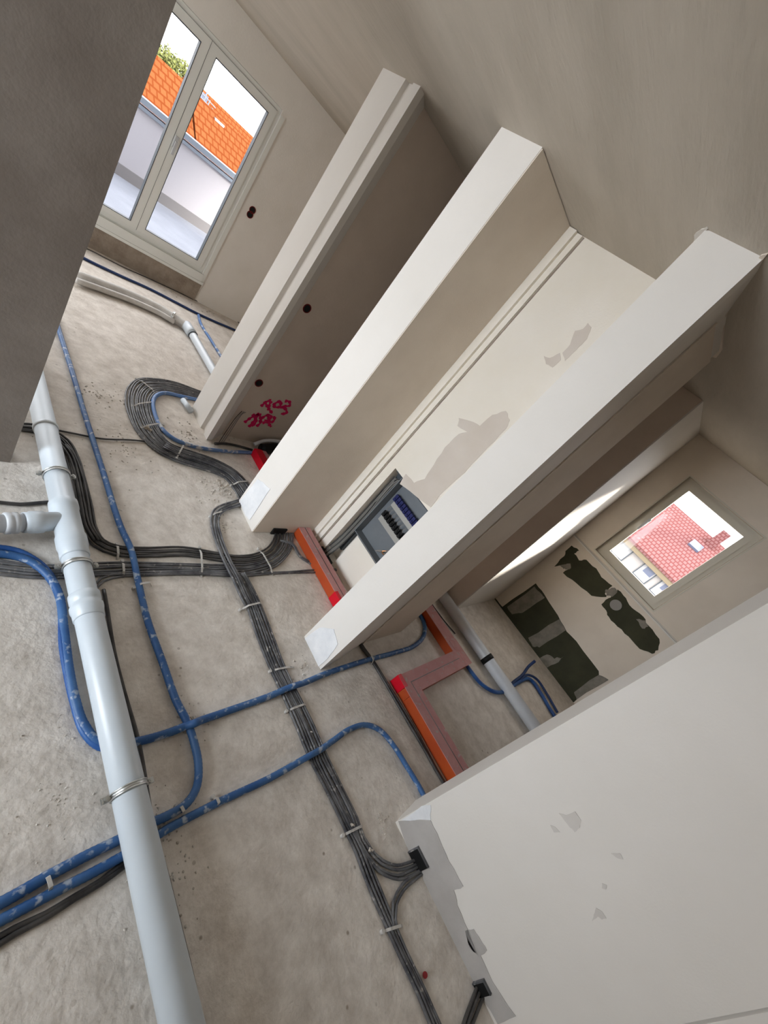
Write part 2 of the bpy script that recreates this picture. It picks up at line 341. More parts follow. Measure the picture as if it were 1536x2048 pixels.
from mathutils.geometry import tessellate_polygon
def crosses(P):
    n = len(P)
    def o(a, b, c): return (b[0]-a[0])*(c[1]-a[1]) - (b[1]-a[1])*(c[0]-a[0])
    for i in range(n):
        for j in range(i+2, n):
            if i == 0 and j == n-1: continue
            a, b, c, d = P[i], P[(i+1)%n], P[j], P[(j+1)%n]
            if o(a,b,c)*o(a,b,d) < 0 and o(c,d,a)*o(c,d,b) < 0: return True
    return False
def sheet(bm, pts, d, amp, sub=3):
    """thin closed plate with a ragged outline"""
    n0 = Vector(d).normalized(); ax = [i for i in range(3) if i != max(range(3), key=lambda i: abs(n0[i]))]
    for tries in range(12):
        q = jag(pts, amp, sub)
        if not crosses([(p[ax[0]], p[ax[1]]) for p in q]): break
        amp *= 0.6
    d = Vector(d); lo = [bm.verts.new(p) for p in q]; hi = [bm.verts.new(p + d) for p in q]; n = len(q)
    for t in tessellate_polygon([q]):
        bm.faces.new([lo[i] for i in t]); bm.faces.new([hi[i] for i in reversed(t)])
    for i in range(n): bm.faces.new((lo[i], lo[(i+1)%n], hi[(i+1)%n], hi[i]))
def patch(pts, normal, m, parent, t=0.002, amp=0.004, sub=3, name='plaster_patch'):
    bm = bmesh.new(); sheet(bm, [Vector(p) + Vector(normal)*0.0006 for p in pts], Vector(normal)*t, amp, sub)
    return link(name, bm, m, parent)
NX = (-1, 0, 0)
patch([(1.720,-0.259,0.022),(1.720,-0.320,0.203),(1.720,-0.400,0.196),(1.720,-0.481,0.186),(1.720,-0.579,0.192),(1.720,-0.578,0.134),(1.720,-0.629,0.113),(1.720,-0.721,0.104),(1.720,-0.888,0.094),(1.720,-1.002,0.121),(1.720,-1.012,0.017),(1.720,-0.885,-0.002),(1.720,-0.676,-0.013),(1.720,-0.464,-0.036)], NX, 'patch', wD)
patch([(1.720,-0.716,0.084),(1.720,-0.720,0.134),(1.720,-0.760,0.140),(1.720,-0.795,0.144),(1.720,-0.805,0.090),(1.720,-0.771,0.067)], NX, 'patch', wD)
patch([(1.720,-0.496,0.780),(1.720,-0.511,0.801),(1.720,-0.512,0.842),(1.720,-0.543,0.842),(1.720,-0.561,0.821),(1.720,-0.567,0.792),(1.720,-0.537,0.785)], NX, 'patch_soft', wD, amp=0.002)
patch([(1.720,-0.518,0.720),(1.720,-0.528,0.733),(1.720,-0.549,0.739),(1.720,-0.542,0.716)], NX, 'patch_soft', wD, amp=0.001)
patch([(1.720,-0.783,0.693),(1.720,-0.797,0.706),(1.720,-0.818,0.706),(1.720,-0.817,0.688),(1.720,-0.806,0.681),(1.720,-0.813,0.648),(1.720,-0.797,0.671)], NX, 'patch_soft', wD, amp=0.001)
patch([(1.720,-0.661,0.866),(1.720,-0.670,0.896),(1.720,-0.688,0.893),(1.720,-0.680,0.878)], NX, 'patch_soft', wD, amp=0.001)
patch([(1.720,-0.727,0.769),(1.720,-0.736,0.781),(1.720,-0.746,0.769),(1.720,-0.739,0.758)], NX, 'patch_soft', wD, amp=0.001)
patch([(1.720,-0.262,0.042),(1.720,-0.254,0.193),(1.720,-0.269,0.246),(1.720,-0.319,0.204)], NX, 'patch_white', wD)
patch([(1.720,0.759,-0.010),(1.720,0.739,0.143),(1.720,0.672,0.230),(1.720,0.593,0.204),(1.720,0.571,0.085),(1.720,0.574,-0.029)], NX, 'patch_white', wC, amp=0.003)
patch([(1.715,1.855,0.026),(1.715,1.836,0.266),(1.715,1.755,0.298),(1.715,1.688,0.319),(1.715,1.678,0.174),(1.715,1.670,0.031),(1.715,1.723,0.014)], NX, 'patch_white', wB, amp=0.003)
patch([(2.280,1.309,0.849),(2.280,1.327,0.927),(2.280,1.235,0.932),(2.280,1.196,1.009),(2.280,1.218,1.115),(2.280,1.246,1.242),(2.280,1.238,1.363),(2.280,1.204,1.409),(2.280,1.284,1.390),(2.280,1.315,1.429),(2.280,1.243,1.465),(2.280,1.170,1.487),(2.280,1.160,1.581),(2.280,1.114,1.649),(2.280,1.055,1.629),(2.280,1.034,1.579),(2.280,1.033,1.431),(2.280,1.025,1.234),(2.280,1.039,1.021),(2.280,1.023,0.922)], NX, 'patch_warm', wP, amp=0.004)
patch([(2.280,1.110,2.057),(2.280,1.111,2.109),(2.280,1.147,2.174),(2.280,1.121,2.203),(2.280,1.124,2.238),(2.280,1.092,2.231),(2.280,1.064,2.177),(2.280,1.065,2.127),(2.280,1.066,2.068),(2.280,1.066,2.035)], NX, 'patch_warm', wP, amp=0.002)
patch([(2.280,1.180,1.990),(2.280,1.144,2.001),(2.280,1.121,2.050),(2.280,1.088,2.027),(2.280,1.093,1.973),(2.280,1.136,1.966)], NX, 'patch_warm', wP, amp=0.002)
# cracked plaster lip at the ceiling by the near pier
bm = bmesh.new(); sheet(bm, [(1.741,0.794,2.541),(1.778,0.813,2.541),(1.847,0.816,2.541),(1.909,0.838,2.541),(1.708,0.761,2.541),(1.704,0.767,2.541)], (0,0,0.0035), 0.003); link('ceiling_lip', bm, 'paint', wC)
bm = bmesh.new(); sheet(bm, [(1.679,0.542,2.538),(1.706,0.563,2.538),(2.071,0.637,2.538),(2.161,0.633,2.538),(2.256,0.643,2.538),(2.567,0.626,2.538),(2.708,0.649,2.538),(2.754,0.699,2.538),(3.074,0.751,2.538),(2.628,0.715,2.538),(2.305,0.685,2.538)], (0,0,0.006), 0.003); link('plaster_lip', bm, 'wallb', wC)
# low wall below the bathroom window: ledge trim and bare green board
bm = bmesh.new(); box(bm, (4.598, -0.66, 1.128), (4.619, 0.688, 1.142)); box(bm, (4.606, -0.66, 1.146), (4.619, 0.688, 1.152)); link('ledge_trim', bm, 'paint', wr)
def bpatch(pts, m, t=0.002, amp=0.008, off=0.0):
    bm = bmesh.new(); sheet(bm, [Vector(p) + Vector((-0.0006-off,0,0)) for p in pts], (-t,0,0), amp)
    return link('bare_board' if m == 'green' else 'filler_smear', bm, m, wr)
bpatch([(4.620,0.563,0.765),(4.620,0.584,0.917),(4.620,0.616,0.961),(4.620,0.621,1.046),(4.620,0.537,1.067),(4.620,0.543,1.009),(4.620,0.461,0.999),(4.620,0.422,1.058),(4.620,0.300,1.071),(4.620,0.209,1.049),(4.620,0.086,1.070),(4.620,0.071,0.969),(4.620,0.037,0.953),(4.620,0.124,0.853),(4.620,0.300,0.824),(4.620,0.461,0.791),(4.620,0.450,0.878),(4.620,0.489,0.913),(4.620,0.534,0.823)], 'green')
bpatch([(4.620,0.008,0.869),(4.620,0.016,0.963),(4.620,0.017,1.022),(4.620,0.034,1.081),(4.620,-0.071,1.084),(4.620,-0.171,1.063),(4.620,-0.282,1.084),(4.620,-0.364,1.063),(4.620,-0.504,1.052),(4.620,-0.574,0.976),(4.620,-0.573,0.912),(4.620,-0.488,0.857),(4.620,-0.353,0.857),(4.620,-0.232,0.841),(4.620,-0.119,0.842),(4.620,-0.062,0.864)], 'green')
bpatch([(4.620,0.714,-0.040),(4.620,0.699,0.016),(4.620,0.569,0.019),(4.620,0.546,0.493),(4.620,0.403,0.488),(4.620,0.157,0.455),(4.620,-0.014,0.417),(4.620,-0.140,0.431),(4.620,-0.465,0.413),(4.620,-0.528,0.357),(4.620,-0.573,0.046),(4.620,-0.581,-0.055),(4.620,-0.517,-0.062),(4.620,-0.212,-0.055),(4.620,-0.022,-0.077),(4.620,0.383,-0.048)], 'green', amp=0.004)
bpatch([(4.620,0.536,0.066),(4.620,0.529,0.461),(4.620,0.409,0.468),(4.620,0.373,0.462),(4.620,0.390,0.160),(4.620,0.442,0.059)], 'greenfill', off=0.002)
bpatch([(4.620,0.151,0.040),(4.620,0.121,0.440),(4.620,0.001,0.417),(4.620,0.011,0.074),(4.620,0.057,0.019)], 'greenfill', off=0.002)
bpatch([(4.620,-0.069,-0.048),(4.620,-0.085,0.091),(4.620,-0.158,0.127),(4.620,-0.187,0.223),(4.620,-0.202,0.104),(4.620,-0.204,-0.048),(4.620,-0.108,-0.083)], 'greenfill', off=0.002, amp=0.015)
bpatch([(4.620,-0.507,0.073),(4.620,-0.492,0.389),(4.620,-0.571,0.435),(4.620,-0.573,0.046)], 'greenfill', off=0.002, amp=0.01)
bpatch([(4.620,0.542,0.813),(4.620,0.489,0.913),(4.620,0.449,0.885),(4.620,0.470,0.832),(4.620,0.500,0.825)], 'greenfill', off=0.002)
bpatch([(4.620,0.095,0.998),(4.620,0.060,1.075),(4.620,0.016,1.064),(4.620,0.006,0.997),(4.620,0.046,0.961)], 'greenfill', off=0.002)
bpatch([(4.620,-0.266,1.018),(4.620,-0.319,1.077),(4.620,-0.372,1.055),(4.620,-0.358,1.002)], 'greenfill', off=0.002)

# ------------------------------------------------------------------ window_1: tall two-sash balcony window in the far wall
w1 = empty('window_1', (1.74, 5.56, 0.36)); struct(w1, 'tall two-sash balcony window with roofs and sky beyond', 'window')
def ring_y(bm, x0, x1, z0, z1, y0, y1, w, wb=None):
    wb = wb or w
    box(bm, (x0,y0,z0), (x0+w,y1,z1)); box(bm, (x1-w,y0,z0), (x1,y1,z1)); box(bm, (x0+w,y0,z0), (x1-w,y1,z0+wb)); box(bm, (x0+w,y0,z1-w), (x1-w,y1,z1))
bm = bmesh.new(); ring_y(bm, 0.962, 2.513, 0.335, 2.233, 5.545, 5.60, 0.04, 0.06); box(bm, (0.962, 5.538, 0.335), (2.513, 5.545, 0.352)); part('window_frame', bm, 'frame', w1)
for nm, xa, xb in (('sash', 1.003, 1.737), ('sash', 1.739, 2.472)):
    bm = bmesh.new(); ring_y(bm, xa, xb, 0.397, 2.192, 5.530, 5.585, 0.072, 0.055)
    s_ = part('sash', bm, 'frame', w1)
    bm = bmesh.new(); ring_y(bm, xa+0.070, xb-0.070, 0.450, 2.122, 5.5285, 5.588, 0.006); part('gasket', bm, 'gasket', w1)
    bm = bmesh.new(); box(bm, (xa+0.065, 5.555, 0.447), (xb-0.065, 5.560, 2.125)); part('pane', bm, 'glass', w1)
bm = bmesh.new(); box(bm, (1.7368, 5.5285, 0.397), (1.7392, 5.534, 2.192)); ring_y(bm, 1.000, 2.4755, 0.394, 2.195, 5.5415, 5.5455, 0.004); part('gap_seal', bm, 'gasket', w1)
h_ = [(1.764,5.520,1.335),(1.747,5.520,1.245)]
bm = bmesh.new(); hx, hy, hz = h_[0]; box(bm, (hx-0.016, 5.508, hz-0.05), (hx+0.016, 5.530, hz+0.05)); box(bm, (hx-0.01, 5.482, hz-0.11), (hx+0.012, 5.500, hz+0.01)); box(bm, (hx-0.008, 5.495, hz-0.01), (hx+0.01, 5.512, hz+0.01)); part('window_handle', bm, 'pvc_grey', w1)

# ------------------------------------------------------------------ window_2: small bathroom window
w2 = empty('window_2', (4.72, 0.08, 1.2)); struct(w2, 'small bathroom window facing a red tiled roof', 'window')
def ring_x(bm, y0, y1, z0, z1, x0, x1, w):
    box(bm, (x0,y0,z0), (x1,y0+w,z1)); box(bm, (x0,y1-w,z0), (x1,y1,z1)); box(bm, (x0,y0+w,z0), (x1,y1-w,z0+w)); box(bm, (x0,y0+w,z1-w), (x1,y1-w,z1))
bm = bmesh.new(); ring_x(bm, -0.284, 0.449, 1.191, 2.234, 4.665, 4.74, 0.045); part('window_frame', bm, 'frame2', w2)
bm = bmesh.new(); ring_x(bm, -0.25, 0.415, 1.225, 2.20, 4.645, 4.70, 0.055); part('sash', bm, 'frame2', w2)
bm = bmesh.new(); box(bm, (4.672, -0.2, 1.275), (4.677, 0.365, 2.15)); part('pane', bm, 'glass', w2)
q_ = [(4.640,0.361,1.717),(4.640,0.353,1.566)]
bm = bmesh.new(); _, hy, hz = q_[0]; box(bm, (4.625, hy-0.012, hz-0.06), (4.646, hy+0.014, hz+0.03)); box(bm, (4.595, hy-0.009, hz-0.11), (4.61, hy+0.011, hz+0.0)); box(bm, (4.606, hy-0.006, hz-0.01), (4.63, hy+0.006, hz+0.004)); part('window_handle', bm, 'pvc_grey', w2)
bm = bmesh.new(); ring_x(bm, -0.298, 0.462, 1.178, 2.247, 4.6165, 4.6195, 0.012); part('reveal_bead', bm, 'frame2', w2)

# ------------------------------------------------------------------ big white drain pipe on the floor
PX = 0.652; PZ = 0.075; PR = 0.050
dp = empty('drain_pipe', (PX, 0.5, 0)); tag(dp, 'long thick white plastic drain pipe running the length of the floor', 'pipe')
bm = bmesh.new(); cyl(bm, (PX, -1.3, PZ), (PX, 3.1, PZ), PR, 32); part('pipe_barrel', bm, 'pvc', dp, True)
def at_pipe(u): return u
def collar(y0, y1, r=PR+0.006, mname='pvc'):
    bm = bmesh.new(); lathe_along(bm, (PX, y0, PZ), (PX, y1, PZ), [(0, PR+0.001), (0.03, r), (0.30, r), (0.34, r-0.003), (0.42, r-0.003), (0.5, r+0.003), (0.62, r+0.003), (0.75, r-0.001), (0.97, r-0.002), (1, PR+0.001)])
    return part('coupling', bm, mname, dp, True)
yA = [(0.656,2.203,0.090),(0.649,1.631,0.090),(0.641,1.418,0.090),(0.658,1.084,0.090),(0.663,1.035,0.090)]
collar(yA[3][1]+0.05, yA[4][1]-0.02)
bm = bmesh.new(); lathe_along(bm, (PX, yA[0][1]-0.012, PZ), (PX, yA[0][1]+0.015, PZ), [(0, PR+0.001), (0.2, PR+0.005), (0.8, PR+0.005), (1, PR+0.001)]); part('coupling', bm, 'pvc', dp, True)
T0 = yA[1][1]; T1 = yA[2][1]
bm = bmesh.new(); lathe_along(bm, (PX, T0+0.03, PZ), (PX, T1-0.09, PZ), [(0, PR+0.001), (0.02, PR+0.007), (0.14, PR+0.008), (0.16, PR+0.004), (0.62, PR+0.004), (0.66, PR+0.009), (0.80, PR+0.009), (0.86, PR+0.005), (0.98, PR+0.005), (1, PR+0.001)])
BR = [(0.421,1.509,0.080),(0.508,1.515,0.080),(0.587,1.532,0.080),(0.643,1.545,0.080)]
bA = Vector(BR[3]); bB = Vector(BR[0]); bA = Vector((PX, bA.y+0.0, PZ)); dirb = (bB-bA).normalized()
lathe_along(bm, bA, bA + dirb*0.16, [(0, 0.043), (0.55, 0.043), (0.58, 0.049), (0.86, 0.049), (0.9, 0.045), (1, 0.045)])
part('tee_fitting', bm, 'pvc', dp, True)
bp_ = empty('branch_pipe', (0.45, bA.y, 0)); tag(bp_, 'short light grey branch pipe entering the thick white pipe at its tee', 'pipe')
bm = bmesh.new(); cyl(bm, bA + dirb*0.162, bA + dirb*0.75, 0.038, 28); part('pipe_barrel', bm, 'pvc_grey', bp_, True)
bm = bmesh.new(); s0 = 0.175; lathe_along(bm, bA + dirb*s0, bA + dirb*(s0+0.05), [(0, 0.039), (0.1, 0.046), (0.4, 0.046), (0.5, 0.043), (0.6, 0.046), (0.9, 0.046), (1, 0.039)]); part('coupling', bm, 'pvc_grey', bp_, True)

def pipe_clamp(c, axis, r, label, low=0.0, group='steel pipe clamps on the thick white pipe'):
    """two-piece ring with bolt ears and a foot"""
    c = Vector(c); ax = Vector(axis).normalized(); s = ax.cross(Vector((0,0,1))).normalized(); u = Vector((0,0,1))
    root = empty('pipe_clamp', (c.x, c.y, 0)); tag(root, label, 'pipe clamp', group)
    bm = bmesh.new()
    for off in (-0.008, 0.006):
        pts = [c + ax*off + (s*math.cos(a) + u*math.sin(a))*(r+0.004) for a in [2*math.pi*k/28 for k in range(29)]]
        tube(bm, pts, 0.0032, 6, cap=False)
    n = 28; ra = []
    for k in range(n):
        a = 2*math.pi*k/n; d = s*math.cos(a)+u*math.sin(a)
        ra.append([bm.verts.new(c + ax*o2 + d*rr) for o2, rr in ((-0.010, r+0.0015), (-0.010, r+0.004), (0.009, r+0.004), (0.009, r+0.0015))])
    for k in range(n):
        for j in range(4): bm.faces.new((ra[k][j], ra[(k+1)%n][j], ra[(k+1)%n][(j+1)%4], ra[k][(j+1)%4]))
    part('band', bm, 'steel', root, True)
    for sg in (-1, 1):
        bm = bmesh.new(); p = c + s*sg*(r+0.016)
        cyl(bm, p + u*-0.014, p + u*0.016, 0.0045, 8); cyl(bm, p + u*0.006, p + u*0.012, 0.008, 6)
        M4 = s*0.012; a_ = p - M4 - ax*0.009; 
        for q in (-0.006, 0.002): 
            v = [p + s*x_ + ax*y_ + u*q for x_, y_ in ((-0.013,-0.009),(0.012,-0.009),(0.012,0.009),(-0.013,0.009))]
            slab(bm, v, (0,0,0.0025))
        part('bolt', bm, 'steel', root)
    if c.z - r > 0.004:
        bm = bmesh.new(); cyl(bm, (c.x, c.y, 0), (c.x, c.y, c.z - r), 0.005, 8); part('foot', bm, 'steel', root)
    return root
for (yy, lb) in (([(0.652,1.847,0.090)][0][1], 'steel ring clamp on the thick white pipe just above the tee'), ([(0.640,1.284,0.090)][0][1], 'steel ring clamp on the thick white pipe where the black cables pass under'), ([(0.645,0.354,0.090)][0][1], 'large steel ring clamp on the thick white pipe between the blue conduit crossings')):
    pipe_clamp((PX, yy, PZ), (0.0, 1, 0), PR, lb)
pipe_clamp(bA + dirb*0.42, dirb, 0.038, 'steel ring clamp on the short branch pipe at the left edge')

# ------------------------------------------------------------------ blue conduits
def conduit(pts, r, m, label, step=0.007, group=None, name='blue_conduit', cat='conduit', n=10, rib=0.05):
    bm = bmesh.new(); tube(bm, smooth_path(pts, step), r, n, rib)
    return tag(link(name, bm, m, None, True), label, cat, group)
# runs from the far room along the white pipe, then bends left under it
conduit([(0.890,3.698,0.017),(0.888,3.454,0.017),(0.892,2.934,0.017),(0.890,2.487,0.017),(0.895,1.998,0.017),(0.899,1.586,0.017),(0.915,1.420,0.017),(0.904,1.234,0.017),(0.893,1.010,0.017),(0.902,0.794,0.017),(0.909,0.618,0.017),(0.924,0.527,0.017),(0.928,0.442,0.017),(0.918,0.348,0.017),(0.887,0.277,0.017),(0.837,0.243,0.017),(0.761,0.237,0.017),(0.698,0.243,0.016),(0.623,0.240,0.017),(0.541,0.242,0.017),(0.445,0.241,0.017),(0.369,0.236,0.017),(0.311,0.235,0.017)], 0.0155, 'blue', 'blue corrugated conduit from the far room that hooks back under the white pipe')
conduit([(0.366,1.398,0.015),(0.425,1.402,0.015),(0.500,1.375,0.015),(0.564,1.288,0.015),(0.590,1.183,0.015),(0.584,1.017,0.015),(0.576,0.845,0.015),(0.577,0.725,0.015),(0.588,0.628,0.015),(0.621,0.554,0.015),(0.681,0.524,0.015),(0.737,0.511,0.015),(0.834,0.503,0.015),(0.913,0.502,0.024),(0.933,0.494,0.048),(0.977,0.503,0.024),(1.093,0.505,0.015),(1.335,0.505,0.015),(1.428,0.508,0.026),(1.475,0.506,0.034),(1.556,0.507,0.026),(1.722,0.517,0.015),(2.103,0.512,0.015),(2.399,0.497,0.015),(2.646,0.495,0.015),(2.851,0.549,0.015),(2.957,0.646,0.015),(2.974,0.736,0.015),(2.996,0.803,0.015)], 0.0165, 'blue', 'blue conduit crossing the black cable run and curling round the foot of the near pier')
conduit([(0.369,1.435,0.013),(0.428,1.438,0.013),(0.488,1.416,0.013),(0.553,1.343,0.013),(0.587,1.236,0.013),(0.587,1.111,0.013),(0.570,0.954,0.013),(0.568,0.828,0.013),(0.571,0.724,0.013),(0.583,0.609,0.013),(0.615,0.543,0.013),(0.656,0.513,0.013)], 0.012, 'blue_clean', 'thinner blue conduit lying against the left bend of the crossing conduit')
conduit([(0.300,0.200,0.015),(0.366,0.198,0.015),(0.462,0.196,0.015),(0.534,0.193,0.015),(0.621,0.193,0.015),(0.703,0.196,0.015),(0.769,0.200,0.015),(0.934,0.197,0.015),(1.181,0.183,0.015),(1.352,0.183,0.026),(1.393,0.182,0.036),(1.466,0.183,0.026),(1.579,0.193,0.015),(1.708,0.202,0.015),(1.826,0.182,0.015),(1.909,0.117,0.015),(1.947,0.009,0.015),(1.960,-0.106,0.015),(1.970,-0.210,0.015),(1.969,-0.258,0.015),(1.967,-0.293,0.015)], 0.0145, 'blue', 'blue conduit that arches over the cables and enters beside the foreground wall')
# far room
conduit([(1.233,5.118,0.015),(1.332,5.093,0.015),(1.621,5.100,0.015),(1.926,5.132,0.015),(2.460,5.087,0.015),(2.708,5.103,0.015),(3.010,5.146,0.015),(3.146,5.142,0.015)], 0.013, 'navy', 'thin dark blue conduit along the floor below the balcony window', 0.02, rib=0)
conduit([(2.462,5.054,0.015),(2.412,4.809,0.015),(2.418,4.505,0.015),(2.427,4.161,0.015),(2.434,4.050,0.015)], 0.015, 'blue_pale', 'short pale blue conduit branching towards the far pier', 0.02, rib=0)
conduit([(1.851,3.083,0.016),(1.772,3.072,0.016),(1.646,3.052,0.016),(1.518,3.028,0.016),(1.428,2.944,0.016),(1.378,2.834,0.016),(1.356,2.694,0.016),(1.355,2.580,0.016),(1.379,2.489,0.016),(1.433,2.431,0.016),(1.546,2.401,0.016),(1.684,2.403,0.016),(1.866,2.432,0.016),(2.073,2.479,0.016),(2.139,2.491,0.016)], 0.015, 'blue_pale', 'pale blue conduit following the inside of the looped black cables')
# bathroom
conduit([(3.149,0.243,0.020),(3.149,0.162,0.020),(3.171,0.046,0.020),(3.266,-0.056,0.020),(3.445,-0.115,0.020),(3.746,-0.124,0.020),(4.033,-0.176,0.020),(4.028,-0.336,0.020),(3.990,-0.450,0.020),(3.974,-0.572,0.020)], 0.016, 'blue_clean', 'dusty blue conduit going under the grey pipe in the bathroom', 0.01)
conduit([(3.461,-0.106,0.020),(3.728,-0.099,0.020),(3.918,-0.098,0.030),(4.103,-0.071,0.060),(4.155,-0.065,0.120)], 0.014, 'navy', 'dark blue conduit rising towards the bare green board', 0.01)
conduit([(3.755,-0.127,0.020),(4.022,-0.127,0.030),(4.137,-0.211,0.030),(4.138,-0.360,0.020),(4.082,-0.515,0.020)], 0.012, 'navy', 'second dark blue conduit hugging the bathroom conduit bend', 0.01)

# ------------------------------------------------------------------ black cable bundles
ORD = ('outermost', 'second', 'third', 'fourth', 'fifth', 'sixth', 'seventh')
def edge_word(k, n, sides):
    if n == 3 and k == 1: return 'the middle one'
    j, sd = (k, sides[0]) if k < n/2 else (n-1-k, sides[1])
    return ('the one on the %s side' % sd) if n <= 3 else ('nearest its %s edge' % sd if j == 0 else '%s from its %s edge' % (ORD[j], sd))
def cables(pts, n, r, pitch, label, group, m='cable', layers=1, jit=0.0035, name='cable', step=0.03, ids=None, sides=('left', 'right')):
    P = smooth_path(pts, step); L = len(P); out = []
    nrm = []
    for i in range(L):
        t = P[min(i+1, L-1)] - P[max(i-1, 0)]; t.z = 0; t.normalize(); nrm.append(Vector((-t.y, t.x, 0)))
    per = n // layers
    for k in (ids or range(n)):
        lay = k // per if layers > 1 else 0; kk = k % per if layers > 1 else k
        off = (kk - (per-1)/2) * pitch + (pitch/2 if lay else 0)
        ph = random.uniform(0, 6.28); ph2 = random.uniform(0, 6.28)
        path = [p + nv*(off + jit*math.sin(i*0.33 + ph)) + Vector((0, 0, lay*r*1.6 + 0.0012*math.sin(i*0.21 + ph2) + 0.0012)) for i, (p, nv) in enumerate(zip(P, nrm))]
        bm = bmesh.new(); tube(bm, path, r, 8)
        o = tag(link(name, bm, m, None, True), label if n == 1 else label + ', ' + edge_word(k, n, sides), 'cable', group); out.append(o)
    return out
# A: flat run from the left edge to the hub (lower group), then up into the middle pier
cables([(0.366,1.360,0.007),(0.422,1.343,0.007),(0.512,1.318,0.007),(0.594,1.308,0.007),(0.762,1.310,0.007),(0.890,1.312,0.007),(1.080,1.303,0.007),(1.389,1.276,0.007),(1.558,1.275,0.007),(1.751,1.319,0.007),(1.924,1.433,0.007),(2.021,1.566,0.007),(2.060,1.657,0.007)], 6, 0.0058, 0.0138, "black cable in the lower flat run", 'black cables of the lower flat run', sides=('near', 'far'))
cables([(0.713,1.196,0.007),(0.762,1.253,0.007),(0.838,1.276,0.007),(0.974,1.276,0.007),(1.230,1.257,0.007),(1.439,1.237,0.007),(1.691,1.236,0.007),(1.940,1.230,0.007),(2.405,1.232,0.007),(2.592,1.238,0.007)], 2, 0.0058, 0.0138, "black cable running on to the orange duct", 'black cables ending at the orange duct', sides=('near', 'far'))
cables([(0.529,2.286,0.007),(0.577,2.263,0.007),(0.641,2.274,0.007),(0.693,2.259,0.007),(0.742,2.208,0.007),(0.770,2.080,0.007),(0.773,1.905,0.007),(0.766,1.722,0.007),(0.762,1.570,0.007),(0.788,1.475,0.007),(0.852,1.428,0.007),(1.007,1.411,0.007),(1.193,1.413,0.007),(1.363,1.381,0.007),(1.486,1.355,0.007),(1.632,1.359,0.007),(1.773,1.407,0.007),(1.874,1.492,0.007),(1.932,1.573,0.007),(1.962,1.651,0.007)], 5, 0.0063, 0.0148, "black cable sweeping into the upper flat run", 'black cables of the upper flat run', m='cable_dark', sides=('lower left', 'upper right'))
cables([(0.739,2.159,0.020),(0.766,2.077,0.020),(0.774,1.911,0.020),(0.762,1.710,0.020),(0.758,1.569,0.020),(0.780,1.480,0.020)], 3, 0.0063, 0.0148, "black cable stacked atop the sweep", 'black cables stacked beside the white pipe', m='cable_dark', sides=('pipe', 'outer'))
# B: loop in front of the far pier
cables([(1.930,3.166,0.008),(1.839,3.172,0.008),(1.687,3.180,0.008),(1.532,3.139,0.008),(1.407,3.073,0.008),(1.323,2.946,0.008),(1.271,2.783,0.008),(1.253,2.605,0.008),(1.263,2.447,0.008),(1.317,2.335,0.008),(1.404,2.283,0.008),(1.539,2.251,0.008),(1.680,2.211,0.008),(1.768,2.149,0.008),(1.812,2.024,0.008),(1.827,1.897,0.008)], 12, 0.0063, 0.0155, "dusty black cable of the far pier loop", 'black cables of the loop by the far pier', layers=1, sides=('outer', 'inner'))
cables([(1.329,2.338,0.022),(1.401,2.293,0.022),(1.536,2.262,0.022),(1.675,2.217,0.022),(1.773,2.147,0.022),(1.818,2.027,0.022),(1.831,1.925,0.022)], 5, 0.0065, 0.0150, "dusty black cable lying atop the loop", 'black cables on top of the loop', sides=('lower', 'upper'))
cables([(0.738,2.293,0.006),(0.813,2.293,0.006),(0.939,2.295,0.006),(1.115,2.339,0.006),(1.241,2.355,0.006),(1.355,2.349,0.006)], 1, 0.0055, 0.012, 'single thin black cable joining the white pipe to the cable loop', None, m='cable_dark')
cables([(0.384,1.696,0.009),(0.447,1.698,0.009),(0.515,1.697,0.009),(0.589,1.716,0.009),(0.657,1.731,0.009)], 1, 0.0085, 0.012, 'single thick black cable above the branch pipe at the left edge', None, m='cable_dark')
# C: short link from the middle pier to the hub and the long run towards the camera
cables([(1.786,1.888,0.012),(1.675,1.835,0.012),(1.581,1.791,0.012),(1.512,1.743,0.012),(1.461,1.660,0.012),(1.427,1.501,0.012),(1.415,1.347,0.020),(1.411,1.254,0.034),(1.418,1.189,0.034),(1.428,1.102,0.022),(1.443,1.015,0.012)], 4, 0.0070, 0.0158, "dusty black cable crossing over the flat run", 'black cables crossing over the flat run')
LB = "dusty black cable of the long run"; GB = 'black cables of the long run'
run = [(1.428,1.228,0.020),(1.443,1.142,0.014),(1.447,1.018,0.008),(1.436,0.847,0.008),(1.425,0.630,0.008),(1.429,0.485,0.008),(1.433,0.327,0.008),(1.432,0.169,0.008),(1.441,0.018,0.008),(1.447,-0.138,0.008)]
tail = [(1.454,-0.237,0.008),(1.449,-0.358,0.008),(1.447,-0.519,0.008),(1.446,-0.596,0.008),(1.450,-0.715,0.008),(1.446,-0.812,0.008),(1.444,-0.883,0.008)]
cables(run + tail, 4, 0.0063, 0.0145, LB, GB)
def shifted(pts, off):
    P = [Vector(p) for p in pts]; out = []
    for i, p in enumerate(P):
        t = P[min(i+1, len(P)-1)] - P[max(i-1, 0)]; t.z = 0; t.normalize(); out.append(tuple(p + Vector((-t.y, t.x, 0))*off))
    return out
cables(shifted(run, 0.048) + [(1.482,-0.217,0.009),(1.492,-0.274,0.009),(1.523,-0.340,0.009),(1.592,-0.402,0.009),(1.683,-0.434,0.009),(1.771,-0.456,0.009)], 4, 0.0062, 0.0142, "black cable bending into the foreground wall", 'black cables bending into the foreground wall', sides=('lower', 'upper'))
cables([(1.459,-0.533,0.008),(1.474,-0.502,0.008),(1.509,-0.471,0.008),(1.585,-0.455,0.008),(1.675,-0.463,0.008),(1.760,-0.475,0.008)], 2, 0.0062, 0.0142, "black cable rejoining the wall sleeve", 'black cables rejoining the wall hole', sides=('right', 'left'))
